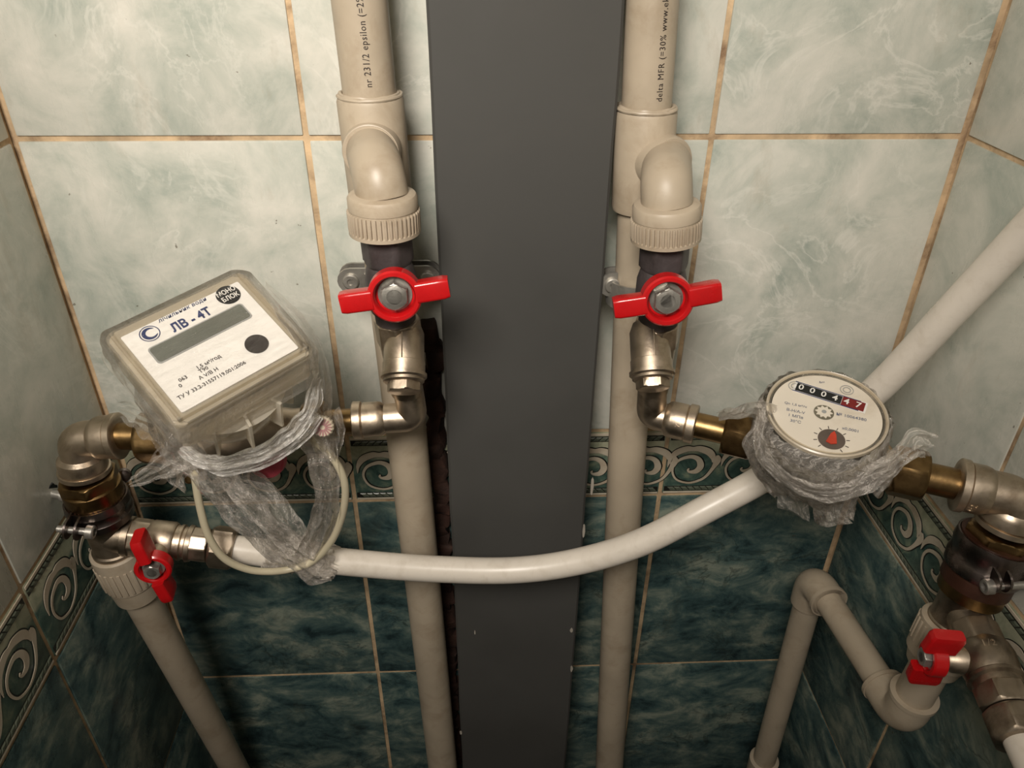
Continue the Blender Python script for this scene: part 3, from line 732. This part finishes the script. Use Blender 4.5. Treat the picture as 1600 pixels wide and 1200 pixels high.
# pinkish seals
t = thing('plastic_seal', at(415, 718, .11), 'pinkish red plastic seal showing through film under the boxy meter', 'seal')
obj('body', turned(at(415, 716, .102), Vector((-.2, -1, .3)), [(-.004, .0120), (-.003, .0140), (.002, .0140), (.003, .0130)], 28), MT['pinkseal'], t)
t = thing('round_seal', at(506, 664, .130), 'pale serrated round seal beside the brass union right of boxy meter', 'seal')
bm = turned(at(506, 664, .130), Vector((0, -1, .3)), [(0, .0062), (.0035, .0066), (.0045, .0058)], 48, None, True, Vector((0, 0, 1)), lambda th, tt, r: r * (1 + .05 * math.sin(th * 16)))
obj('body', bm, MT['cream'], t)
bm = bmesh.new(); d_, u_, v_ = basis(Vector((0, -1, .3)))
for i in range(16):
    a = 2 * PI * i / 16; rad = u_ * math.cos(a) + v_ * math.sin(a); merge(bm, block(at(506, 664, .130) + d_ * .0047 + rad * .0036, rad, d_.cross(rad), d_, .0020, .0004, .0004, 0))
obj('petals', bm, simple('pale_pink_print', rgb(176, 128, 128), .5), t, 0, 'stuff')
# brown sealed screw where the cable leaves
t = thing('sealing_screw', at(303, 737, .115), 'small brown sealing screw where the cream cable leaves the boxy meter', 'screw')
obj('body', hexnut(at(303, 728, .112), Vector((.1, -.4, -1)), .010, .0072, None, .2), MT['brass'], t)
cb = [(303, 735, .122), (312, 790, .125), (326, 838, .128), (350, 872, .128), (385, 889, .125), (420, 893, .121), (455, 889, .116), (490, 876, .115), (520, 842, .116), (537, 795, .118), (538, 752, .120), (520, 715, .120), (492, 690, .119), (465, 676, .115)]
o = obj('signal_cable', tube(crom([at(*p) for p in cb], 8), .0026, 14), MT['cable'], None, 60, base=at(303, 735, .122))
tag(o, 'thin cream signal cable looping from the boxy meter down around the white pipe', 'cable')

# ------------------------------------------------------------------ right run
RA, RC = at(1020, 606, .092), at(1017, 648, .091)
RE = Vector((.3050, -.172, RC.z - .004)); RunR = (RE - RC); RunR.normalize()
elbow_fit('elbow_fitting', 'nickel elbow under right strainer, pointing right to the round meter', RA, RC, RC + RunR * .0300, .0100, [(RC + RunR * .0310, RC, .0130, .0175)], 'nickel', (RC + RunR * .0310, RC, .0130, .0175, '1/2', .0055, -.5))
rA = RC + RunR * .0310
connector('speckled brass union joining left side of round meter to nickel elbow', rA, RunR, .0185, .0088, .0190, .0150, False, .1)
mIn = rA + RunR * .0390
# outlet
oN = at(1388, 748, .154); oN = rA + RunR * ((oN - rA).dot(RunR))
connector('tarnished brass union joining right side of round meter to right elbow', oN, RunR, .0190, .0098, .0195, .0150, True, .3)
oE = oN + RunR * .0385
cornR = oN + RunR * .0720
downR = at(1497, 960, .190)
sR0 = cornR + (downR - cornR).normalized() * .021
elbow_fit('elbow_fitting', 'nickel elbow at the far right above the clamped stack', oE, cornR, sR0, .0138, [(oE - RunR * .001, cornR, .0160, .0150), (sR0, cornR, .0164, .0110)], 'nickel', (oE - RunR * .001, cornR, .0160, .0150, '1/2', .0062, -.35))
# round meter
nR = RunR.cross(Vector((0, 0, 1))).normalized()
if nR.y > 0: nR = -nR
ph = math.radians(76); n2 = RunR.cross(nR)
if n2.z < 0: n2 = -n2
dn = (nR * math.cos(ph) + n2 * math.sin(ph)).normalized(); dv_ = dn.cross(RunR).normalized()
if dv_.y < 0: dv_ = -dv_
dC = at(1291, 645, .150)
rm = thing('round_water_meter', dC - dn * .06, 'round dial water meter with black and red counter, film wrapped on the right', 'meter')
mb = (mIn + oN) / 2; bl = (oN - mIn).length
obj('pipe_body', turned(mIn - RunR * .003, RunR, [(0, .0120), (.012, .0125), (bl * .3, .0200), (bl * .5, .0230), (bl * .7, .0200), (bl - .006, .0125), (bl + .004, .0120)], 40), MT['ppr'], rm)
obj('housing', turned(dC, dn, [(-.052, .020), (-.046, .029), (-.034, .034), (-.024, .0355), (-.0215, .0355), (-.020, .034)], 56), MT['cable'], rm)
obj('glass_cup', turned(dC, dn, [(-.020, .0335), (-.001, .0348), (.0010, .0348), (.0018, .0335), (.0018, .0322), (-.0002, .0320)], 64, None, False), MT['cover'], rm)
obj('works', turned(dC, dn, [(-.020, .0300), (-.012, .0312), (-.0022, .0318)], 48), MT['lens'], rm)
dial = obj('dial', turned(dC, dn, [(-.002, .0316), (0, .0316)], 60), MT['dialface'], rm, label='cream dial face')
obj('rim', turned(dC, dn, [(.0004, .0332), (.0014, .0335), (.0020, .0342), (.0014, .0350), (-.001, .0350)], 64, None, False), MT['cream'], rm)
# dial text directions: run = right on the photo
def dp_(x, y, z=0): return dC + RunR * x + dv_ * y + dn * (.0003 + z)
def dinv(px, py):
    d = RIGHT * ((px - 800) / F) + DOWN * ((py - 600) / F) + FWD; o = Vector((0, -D, ZC)); tt = (dC - o).dot(dn) / d.dot(dn); q = o + d * tt - dC
    return q.dot(RunR), q.dot(dv_)
# counter strip
x0, y0 = dinv(1243, 604); x1, y1 = dinv(1351, 638)
mx_, my_ = (x0 + x1) / 2, (y0 + y1) / 2; Ls = math.hypot(x1 - x0, y1 - y0)
xd = Vector((x1 - x0, y1 - y0)).normalized(); yd = Vector((-xd.y, xd.x))
sd_u = RunR * xd.x + dv_ * xd.y; sd_v = RunR * yd.x + dv_ * yd.y
cs = dp_(mx_, my_)
obj('counter_frame', block(cs, sd_u, sd_v, dn, Ls / 2 + .001, .0046, .0002), MT['label'], dial, 0)
obj('counter_line', merge(block(cs + sd_v * .0041 - sd_u * .002, sd_u, sd_v, dn, Ls / 2 - .001, .0003, .0003), block(cs - sd_v * .0041 - sd_u * .002, sd_u, sd_v, dn, Ls / 2 - .001, .0003, .0003)), MT['blue_ink'], dial, 0)
obj('black_window', block(cs - sd_u * Ls * .16, sd_u, sd_v, dn, Ls * .33, .0035, .0003), MT['black'], dial, 0)
obj('red_window', block(cs + sd_u * Ls * .335, sd_u, sd_v, dn, Ls * .16, .0037, .0004), MT['darkred'] if 'darkred' in MT else simple('dark_red_print', rgb(120, 26, 26), .4), dial, 0)
bm = bmesh.new()
for i, ch in enumerate('000447'):
    f = -.42 + i * .165
    merge(bm, text_bm(ch, .0066, lambda a, b, c: cs + sd_u * (Ls * f + a) + sd_v * b + dn * .0006, bold=.0001))
obj('counter_digits', bm, MT['label'], dial, 0)
# star wheel
x, y = dinv(1287, 645)
obj('wheel_ring', turned(dp_(x, y), dn, [(0, .0058), (.0003, .0058)], 40), simple('olive_wheel', rgb(112, 106, 90), .4), dial, 0)
poly = []
for i in range(20):
    a = 2 * PI * i / 20; r = .0052 if i % 2 == 0 else .0036; poly.append((r * math.cos(a), r * math.sin(a)))
obj('star_wheel', prism(poly, dp_(x, y), RunR, dv_, dn, .0003, .0007), MT['dialface'], dial, 0)
obj('wheel_hub', turned(dp_(x, y, .0006), dn, [(0, .0014), (.0003, .0014)], 20), MT['silver'], dial, 0)
# pointer dial
x, y = dinv(1299, 687)
obj('pointer_dial', turned(dp_(x, y), dn, [(0, .0076), (.0003, .0076)], 40), simple('brown_grey_dial', rgb(92, 80, 72), .3), dial, 0)
obj('pointer', prism([(-.0030, -.0030), (-.0008, .0040), (.0010, .0062), (.0022, .0036), (.0030, -.0030), (0, -.0042)], dp_(x, y), RunR, dv_, dn, .0004, .0009), simple('red_pointer', rgb(190, 62, 40), .35), dial, 0)
bm = bmesh.new()
for i in range(10):
    a = math.radians(-50 + i * 31); merge(bm, block(dp_(x + math.cos(a) * .0092, y + math.sin(a) * .0092), RunR * math.cos(a) + dv_ * math.sin(a), RunR * -math.sin(a) + dv_ * math.cos(a), dn, .0010, .00018, .0001))
obj('tick_marks', bm, MT['ink'], dial, 0, 'stuff')
bm = bmesh.new()
for px, py, s_, sz in ((1243, 633, 'Qn 1,5 м³/ч', .0026), (1243, 643, 'В-Н/А-V', .0030), (1243, 651, '1 МПа', .0030), (1243, 659, '30°С', .0030), (1330, 652, '№ 10064380', .0032), (1329, 672, 'x0,0001', .0030), (1284, 598, 'м³', .003)):
    x, y = dinv(px, py); merge(bm, text_bm(s_, sz, lambda a, b, c: dp_(x + a, y + b), bold=.00003))
obj('dial_print', bm, simple('faded_blue_print', rgb(104, 110, 128), .5), dial, 0, 'stuff')
for px, py in ((1242, 604), (1284, 599), (1323, 610)):
    x, y = dinv(px, py)
    bm = turned(dp_(x, y), dn, [(0, .0040), (.0002, .0040), (.0002, .0036), (0, .0036)], 30, None, False); turned(dp_(x, y), dn, [(0, .0024), (.0002, .0024), (.0002, .0019), (0, .0019)], 30, bm, False)
    if px != 1284: obj('ring_mark', bm, MT['silver'], dial, 0)
    else: bm.free()
t = thing('wire_seal', at(1277, 771, .115), 'small dark red seal caught in the film under the round meter', 'seal')
obj('body', turned(at(1277, 771, .130), Vector((0, -1, .2)), [(-.003, .0036), (0, .0046), (.003, .0046), (.004, .0030)], 22), MT['red'], t)

# ---------- right stack
dR = (downR - sR0).normalized(); 
t = thing('brass_bushing', sR0 + dR * .03, 'large brown brass bushing with hex top inside the far right clamp', 'fitting')
obj('hex', hexnut(sR0 + dR * .003, dR, .0110, .0168, None, .1), MT['brass'], t)
obj('barrel', turned(sR0 + dR * .013, dR, [(0, .0180), (.001, .0196), (.040, .0196), (.041, .0170)], 44), MT['brass'], t)
cR = sR0 + dR * .0215
clamp('dark steel pipe clamp around the far right stack, bolted to the right wall', cR, dR, .0225, .024, at(1640, 912, .208), at(1537, 917, .208), at(1561, 907, .207), None, Vector((1, 0, 0)), .011)
tR0 = sR0 + dR * .048
t = thing('side_tee', tR0 + dR * .03, 'dull nickel tee low at the far right under the clamped bushing', 'fitting')
obj('body', turned(tR0 - dR * .006, dR, [(0, .0172), (.004, .0180), (.007, .0160), (.034, .0155), (.035, .0165), (.038, .0165)], 44), MT['nickel_dull'], t)
vR = tR0 + dR * .016; vRd = (at(1594, 1150, .275) - vR).normalized()
obj('branch', turned(vR, vRd, [(0, .0130), (.020, .0132)], 40), MT['nickel_dull'], t)
t = thing('ball_valve', vR + vRd * .045, 'nickel ball valve with red handle and raised marks at the lower right', 'valve')
bm = hexnut(vR + vRd * .016, vRd, .016, .0135, None, .2, .1, 8)
turned(vR + vRd * .029, vRd, [(0, .0130), (.004, .0158), (.010, .0168), (.018, .0162), (.022, .0150), (.023, .0160), (.025, .0160), (.026, .0140), (.030, .0140)], 44, bm)
obj('body', bm, MT['nickel_dull'], t)
obj('hex_collar', hexnut(vR + vRd * .058, vRd, .0140, .0135, None, .4), MT['nickel_dull'], t)
Cw = vR + vRd * .041
dd_, uu_, vv_ = basis(vRd, Vector((0, 0, 1)))
if vv_.x > 0: vv_ = -vv_
def fnR(x, y, z, off=0, a0=.25):
    a = a0 + (y) / .0165; return Cw + vRd * (x + off) + (uu_ * math.cos(a) + vv_ * math.sin(a)) * (.0163 + z)
obj('embossed_mark', text_bm('1/2', .0062, lambda x, y, z: fnR(-y, -x, z, -.003), 'CENTER', 0, 1.1, .0005), MT['nickel'], t, 0)
aW = (Vector((-1, -.06, .0)) - vRd * Vector((-1, -.06, 0)).dot(vRd)).normalized()
obj('stem_neck', turned(Cw + aW * .010, aW, [(0, .0085), (.012, .0080), (.014, .0066), (.022, .0062)], 28), MT['nickel'], t)
HW = Cw + aW * .0275
butterfly(t, HW, aW, Vector((.10, -.10, 1)), 0, .0112, .0238, .0090, .0098, .0040)
stem_nut(t, HW + aW * .003, aW, .0060)
t = thing('compression_nut', vR + vRd * .075, 'nickel compression nut at the bottom right corner of the photo', 'nut')
obj('body', hexnut(vR + vRd * .0735, vRd, .0170, .0145, None, .5), MT['nickel_dull'], t)
e0 = vR + vRd * .087
o = obj('white_branch_pipe', tube(crom([e0, e0 + vRd * .03, e0 + vRd * .06 + Vector((0, 0, -.01)), e0 + vRd * .09 + Vector((0, 0, -.04))], 6), .0102, 28), MT['pexpipe'], None, 60, base=e0)
tag(o, 'short white pipe leaving the lower right valve at the photo corner', 'pipe')
# beige drain side at lower right
kA = tR0 + dR * .030; kB = kA + dR * .028
t = thing('plastic_adapter', kB, 'beige ribbed plastic adapter under the far right tee, behind red handle', 'fitting')
obj('collar', turned(kA, dR, [(0, .0180), (.001, .0198), (.028, .0200), (.029, .0186), (.038, .0165), (.039, .0140)], 48), MT['ppr'], t)
bm = bmesh.new(); dd, u, v = basis(dR)
for i in range(26):
    a = 2 * PI * i / 26; rad = u * math.cos(a) + v * math.sin(a)
    merge(bm, block(kA + dd * .012 + rad * .0198, rad, dd.cross(rad), dd, .0010, .0011, .0085, .0005))
obj('grip_ribs', bm, MT['ppr'], t, 35, 'stuff')
g0 = at(1410, 1118, .190); g1 = at(1272, 905, .052)
t = thing('plastic_elbow', g0, 'lower beige plastic elbow under the far right adapter, near the photo bottom', 'fitting')
gd = (kB - g0).normalized(); gh = (g1 - g0).normalized()
obj('body', tube(bend(g0 + gd * .026, g0, g0 + gh * .028, .014, 12), .0152, 36), MT['ppr'], t)
obj('rim', tube([g0 + gd * .024, g0 + gd * .0275], .0166, 36), MT['ppr'], t)
obj('rim', tube([g0 + gh * .025, g0 + gh * .028], .0160, 36), MT['ppr'], t)
o = obj('short_pipe', turned(g0 + gd * .020, gd, [(0, .0128), ((kB - g0).length - .018, .0128)], 36), MT['ppr'], None, base=g0 + gd * .02)
tag(o, 'short upright beige pipe between the far right adapter and the lower elbow', 'pipe')
hz = (g1 - g0)
o = obj('sloping_pipe', turned(g0 + gh * .022, gh, [(0, .0112), (hz.length - .040, .0112)], 36), MT['ppr'], None, base=g0 + gh * .022)
tag(o, 'beige pipe running back along the right wall between two beige elbows', 'pipe')
g2 = at(1196, 1180, .045); gdn = (g2 - g1).normalized()
t = thing('plastic_elbow', g1, 'upper beige plastic elbow in the right back corner, turning down', 'fitting')
obj('body', tube(bend(g1 - gh * .028, g1, g1 + gdn * .030, .016, 12), .0150, 36), MT['ppr'], t)
obj('rim', tube([g1 - gh * .028, g1 - gh * .0245], .0162, 36), MT['ppr'], t)
e = g1 + gdn * ((g1.z - .02) / -gdn.z)
o = obj('corner_pipe', turned(g1 + gdn * .024, gdn, [(0, .0118), ((e - g1).length - .024, .0118)], 36), MT['ppr'], None, base=e)
tag(o, 'beige pipe dropping down the right back corner from the upper beige elbow', 'pipe')
t = thing('plastic_coupling', at(1178, 1196, .045), 'beige coupling on the corner pipe at the very bottom of the photo', 'fitting')
cc = at(1190, 1186, .045); cc = g1 + gdn * (cc - g1).dot(gdn)
obj('body', turned(cc, gdn, [(0, .0135), (.001, .0155), (.035, .0155), (.036, .013)], 36), MT['ppr'], t)

# clamps on the risers behind the upper valves
def riser_clamp(label, cx_px, cy_px, ears):
    c = at(cx_px, cy_px, .042)
    t = thing('riser_clamp', c, label, 'clamp')
    obj('band', turned(c, AX[2], [(-.009, .0165), (-.009, .0180), (.009, .0180), (.009, .0165)], 40, None, False), MT['steel'], t)
    for px, py in ears:
        ec = at(px, py, .048); s = 1 if ec.x > c.x else -1
        x0 = .012; x1 = abs(ec.x - c.x)
        poly = [(s * x0, .009), (s * x0, -.009)]
        for i in range(9):
            a = -PI / 2 + PI * i / 8; poly.append((s * (x1 + .009 * math.cos(a)), .009 * math.sin(a)))
        obj('ear', prism(poly, Vector((c.x, 0, ec.z)), AX[0], AX[2], Vector((0, -1, 0)), .0455, .0475), MT['steel'], t)
        obj('ear', prism(poly, Vector((c.x, 0, ec.z)), AX[0], AX[2], Vector((0, -1, 0)), .0365, .0385), MT['steel'], t)
        obj('screw_head', turned(Vector((ec.x, -.034, ec.z)), Vector((0, -1, 0)), [(0, .0026), (.0135, .0026), (.0135, .0054), (.0150, .0054), (.0158, .0046), (.0158, .0022), (.0148, .0022)], 24), MT['steel'], t)
    obj('wall_stud', turned(Vector((c.x, -.024, c.z)), AX[1], [(0, .005), (.030, .005)], 16), MT['steel'], t)
    return t
riser_clamp('zinc pipe clamp with two screws behind the left red handled valve', 612, 441, ((548, 440), (668, 436)))
riser_clamp('zinc pipe clamp behind the right red handled valve, beside grey casing', 988, 452, ((957, 446),))
# plug in the grout beside the lower edge: small nail
# ------------------------------------------------------------------ plastic film
def film_uv(bm, G, _=0):
    uv = bm.loops.layers.uv.new('UVMap'); d = {}; acc = 0
    for i, row in enumerate(G):
        if i: acc += (row[len(row) // 2].co - G[i - 1][len(row) // 2].co).length
        a2 = 0
        for j, v in enumerate(row):
            if j: a2 += (v.co - row[j - 1].co).length
            d[v] = (acc, a2)
    for f in bm.faces:
        for l in f.loops: l[uv].uv = d[l.vert]
def sheet(pts, widths, nv=22, k=12, fold=.004, side=None, mat='film', freq=1., seed=0, curl=.0):
    P = crom(pts, k); n = len(P); bm = bmesh.new(); W = []
    for i in range(n):
        f = i / (n - 1) * (len(widths) - 1); j = min(int(f), len(widths) - 2); W.append(widths[j] * (1 - f + j) + widths[j + 1] * (f - j))
    G = []
    for i, p in enumerate(P):
        t = (P[min(i + 1, n - 1)] - P[max(i - 1, 0)]).normalized(); vw = (p - Vector((0, -D, ZC))).normalized()
        s = side if side else t.cross(Vector((.1, -1, .45)).normalized()).normalized(); s = (s - t * s.dot(t)).normalized(); nn = t.cross(s)
        row = []
        for j in range(nv + 1):
            g = j / nv * 2 - 1
            q = p + s * (W[i] * .5 * g)
            h = math.sin(g * 9 * freq + seed + 1.5 * noise.noise(Vector((i * .09, g * 2, seed)))) * fold + fold * 1.3 * noise.noise(Vector((i * .10, g * 5, seed + 9))) + curl * g * g * W[i]
            e = W[i] * .16 * noise.noise(Vector((i * .13, seed * 3., 2.)))
            q = q + nn * h + s * (e * g)
            row.append(bm.verts.new(q + noise.noise_vector(q * 85) * .0010))
        G.append(row)
    for a, b in zip(G, G[1:]):
        for j in range(nv): bm.faces.new((a[j], a[j + 1], b[j + 1], b[j]))
    film_uv(bm, G, .0025 if True else 0)
    return bm
def wrapshell(c, ax, prof, seg=90, amp=.0022, seed=0, a0=0, a1=2 * PI, sx=1., sy=1., u=None):
    ax = ax.normalized()
    if u is None: _, u, v = basis(ax)
    else: v = ax.cross(u)
    bm = bmesh.new(); G = []
    for k_, (t, r) in enumerate(prof):
        row = []
        for i in range(seg + 1):
            a = a0 + (a1 - a0) * i / seg
            w = noise.noise(Vector((math.cos(a) * 3 + seed, math.sin(a) * 3, t * 22))) * amp + (abs(noise.noise(Vector((a * 5 + t * 70, t * 12, seed)))) + .5 * abs(noise.noise(Vector((a * 11 - t * 110, t * 14, seed + 5))))) * amp * 1.4
            q = c + ax * t + u * math.cos(a) * (r + w) * sx + v * math.sin(a) * (r + w) * sy
            row.append(bm.verts.new(q + noise.noise_vector(q * 110 + Vector((seed,) * 3)) * amp * .22))
        G.append(row)
    for a, b in zip(G, G[1:]):
        for i in range(seg): bm.faces.new((a[i], a[i + 1], b[i + 1], b[i]))
    film_uv(bm, G)
    return bm
A_ = lambda *q: [at(*p) for p in q]
fl = thing('film_wrap', at(400, 700, .12), 'crumpled clear plastic film wrapped around the boxy meter and tied to the white pipe', 'film')
# snug wrap round the box
def boxshell(seed, amp, d0, d1, grow, steps=12):
    bm = bmesh.new(); G = []; base = rrect(MW + .016, MH + .016, .008, 8)
    for k_ in range(steps + 1):
        f = k_ / steps; dpt = d0 + (d1 - d0) * f; sc = 1 + grow * math.sin(f * PI * .9) ; row = []
        for i, (x, y) in enumerate(base):
            nn = noise.noise(Vector((x * 120, y * 120, f * 3 + seed))) * amp
            s2 = sc + nn / .04
            q = mC + mu * x * s2 + mv * y * s2 + mn * dpt
            row.append(bm.verts.new(q + noise.noise_vector(q * 150 + Vector((seed,) * 3)) * amp * .5))
        G.append(row)
    skin(bm, G, False); film_uv(bm, G); return bm
obj('box_wrap', boxshell(2, .0016, -.030, .0005, .05), MT['film_thin'], fl, 60)
# top layer lying over the label
bm = bmesh.new(); NX, NY = 46, 40; G = []
for i in range(NX + 1):
    row = []
    for j in range(NY + 1):
        x = (i / NX - .5) * (MW + .017); y = (j / NY - .5) * (MH + .017)
        edge = max(abs(i / NX - .5), abs(j / NY - .5)) * 2
        h = .0012 + abs(noise.noise(Vector((x * 60 + y * 30, y * 120 - x * 40, 3.)))) * .0011 - (max(0, edge - .9) * .02)
        row.append(bm.verts.new(mC + mu * x + mv * y + mn * h))
    G.append(row)
for a, b in zip(G, G[1:]):
    for j in range(NY): bm.faces.new((a[j], a[j + 1], b[j + 1], b[j]))
MT['film_top'] = film_mat('stretched_clear_film', .006, scale=14, streak=5., gloss=.22)
film_uv(bm, G)
obj('label_wrap', bm, MT['film_top'], fl, 60)
obj('bulge', sheet(A_((410, 447, .17), (452, 492, .165), (484, 540, .155), (498, 600, .14), (497, 660, .125), (508, 700, .118)), [.006, .010, .012, .014, .020, .018], 18, 10, .0018, seed=3), MT['film_thin'], fl, 60)
obj('twist_rope', sheet(A_((283, 700, .135), (318, 722, .140), (365, 722, .145), (420, 703, .146), (462, 672, .146), (487, 632, .142), (497, 590, .138)), [.008, .009, .010, .010, .012, .010, .006], 16, 14, .0026, mat='film_rope', seed=5), MT['film_rope'], fl, 60)
obj('twist_rope', sheet(A_((300, 712, .133), (350, 733, .138), (420, 716, .141), (470, 684, .141), (500, 650, .136)), [.006, .008, .008, .008, .005], 12, 14, .0022, seed=15), MT['film_rope'], fl, 60)
obj('hanging_strand', sheet(A_((288, 690, .120), (330, 738, .124), (385, 798, .124), (440, 850, .120), (500, 888, .114), (522, 893, .110)), [.030, .026, .027, .028, .026, .012], 26, 14, .0030, seed=1), MT['film'], fl, 60)
obj('hanging_strand', sheet(A_((345, 735, .116), (400, 770, .118), (450, 830, .116), (492, 884, .110)), [.020, .026, .024, .016], 22, 14, .0032, seed=21), MT['film'], fl, 60)
obj('hanging_strand', sheet(A_((490, 672, .120), (504, 715, .122), (512, 775, .121), (503, 825, .117), (482, 872, .113), (465, 893, .108)), [.024, .020, .017, .020, .024, .018], 22, 14, .0028, seed=8), MT['film'], fl, 60)
c1, c2 = at(505, 876, .098), at(455, 868, .101)
ax_ = (c2 - c1).normalized(); l_ = (c2 - c1).length
obj('pipe_wrap', wrapshell(c1 - ax_ * .010, ax_, [(i * (l_ + .03) / 10, .0116 + .0012 * math.sin(i * 2.2)) for i in range(11)], 60, .0016, 4), MT['film'], fl, 60)
obj('crumple', sheet(A_((196, 640, .118), (222, 652, .124), (252, 668, .128), (280, 700, .128)), [.010, .020, .022, .018], 24, 12, .0040, seed=11, freq=1.5), MT['film_thin'], fl, 60)
obj('crumple', sheet(A_((212, 575, .135), (238, 622, .138), (262, 668, .134), (290, 715, .130)), [.010, .018, .022, .02], 20, 12, .0034, seed=13), MT['film_thin'], fl, 60)
obj('loose_flap', sheet(A_((176, 532, .150), (180, 560, .148), (200, 600, .146)), [.010, .014, .006], 14, 10, .0022, seed=17), MT['film_thin'], fl, 60)
obj('loose_flap', sheet(A_((300, 700, .122), (262, 722, .122), (225, 745, .120), (205, 752, .118)), [.024, .020, .010, .006], 18, 12, .0032, seed=19), MT['film'], fl, 60)
obj('loose_flap', sheet(A_((282, 715, .120), (272, 742, .120), (288, 770, .119)), [.022, .016, .001], 18, 12, .0020, seed=23, freq=.5), MT['film'], fl, 60)
obj('loose_flap', sheet(A_((508, 640, .124), (514, 680, .124), (524, 716, .122)), [.018, .022, .006], 18, 12, .0034, seed=29), MT['film'], fl, 60)
# right film
fr = thing('film_wrap', dC - dn * .05, 'crumpled clear plastic film bundled around the round meter with a loose tail', 'film')
prof = [(.0006, .0352), (-.003, .0372), (-.010, .0378), (-.018, .0380), (-.026, .0378), (-.034, .0362), (-.042, .0330), (-.050, .0290), (-.057, .0225), (-.062, .0140)]
pf = []
for (a, b), (c, d) in zip(prof, prof[1:]):
    for k_ in range(3): f = k_ / 3; pf.append((a + (c - a) * f, b + (d - b) * f))
pf.append(prof[-1])
obj('skirt', wrapshell(dC, dn, pf, 120, .0024, 6), MT['film'], fr, 60)
obj('skirt', wrapshell(dC - dn * .006, dn, [(t * .9, r + .001) for t, r in pf], 110, .0036, 31), MT['film_thin'], fr, 60)
obj('twist_rope', sheet(A_((1190, 640, .165), (1186, 690, .170), (1212, 735, .178), (1262, 765, .186), (1320, 768, .188), (1375, 735, .185), (1410, 712, .183)), [.006, .008, .009, .010, .012, .012, .010], 16, 14, .0020, seed=41), MT['film'], fr, 60)
obj('loose_tail', sheet(A_((1345, 765, .175), (1382, 735, .182), (1412, 712, .186), (1436, 694, .188), (1456, 698, .188)), [.030, .020, .012, .018, .014], 22, 12, .0024, seed=43), MT['film'], fr, 60)
obj('loose_tail', sheet(A_((1205, 652, .150), (1180, 640, .142), (1150, 645, .134), (1122, 652, .128)), [.016, .012, .008, .006], 16, 12, .0028, seed=47), MT['film'], fr, 60)
obj('hanging_fold', sheet(A_((1300, 735, .165), (1308, 765, .162), (1318, 795, .158), (1330, 812, .156)), [.046, .042, .032, .002], 26, 12, .0022, seed=51, freq=.5), MT['film'], fr, 60)
obj('hanging_fold', sheet(A_((1240, 745, .150), (1245, 780, .148), (1258, 812, .144)), [.028, .024, .001], 22, 12, .0020, seed=53, freq=.5), MT['film'], fr, 60)
obj('crumple', sheet(A_((1196, 660, .150), (1192, 690, .148), (1205, 725, .146), (1235, 765, .146)), [.014, .022, .026, .024], 20, 12, .0036, seed=57), MT['film'], fr, 60)

random.seed(12)
for px, py, w in ((1206, 700, .176), (1216, 716, .178), (1250, 738, .186), (1262, 744, .187), (1330, 744, .188), (1346, 736, .187)):
    P_ = [(.0034 * random.uniform(.6, 1.3) * math.cos(a), .0022 * random.uniform(.6, 1.3) * math.sin(a)) for a in [i * PI / 3.5 for i in range(7)]]
    obj('paper_scrap', prism(P_, at(px, py, w), RunR, (dv_ * .5 - dn * .8).normalized(), (dn * .6 + nR).normalized(), 0, .0003), MT['cream'], fr, 0)
for nm, o_ in (('left', at(193, 742, .075)), ('right', at(1500, 776, .150))):
    cl_ = [q for q in S.objects if q.name.startswith('pipe_clamp')][0 if nm == 'left' else 1]
    obj('rear_screw', turned(o_, Vector((.5, -1, .5)), [(-.008, .003), (0, .003), (0, .0052), (.003, .0056), (.005, .0044), (.006, .002)], 20), MT['band'], cl_)
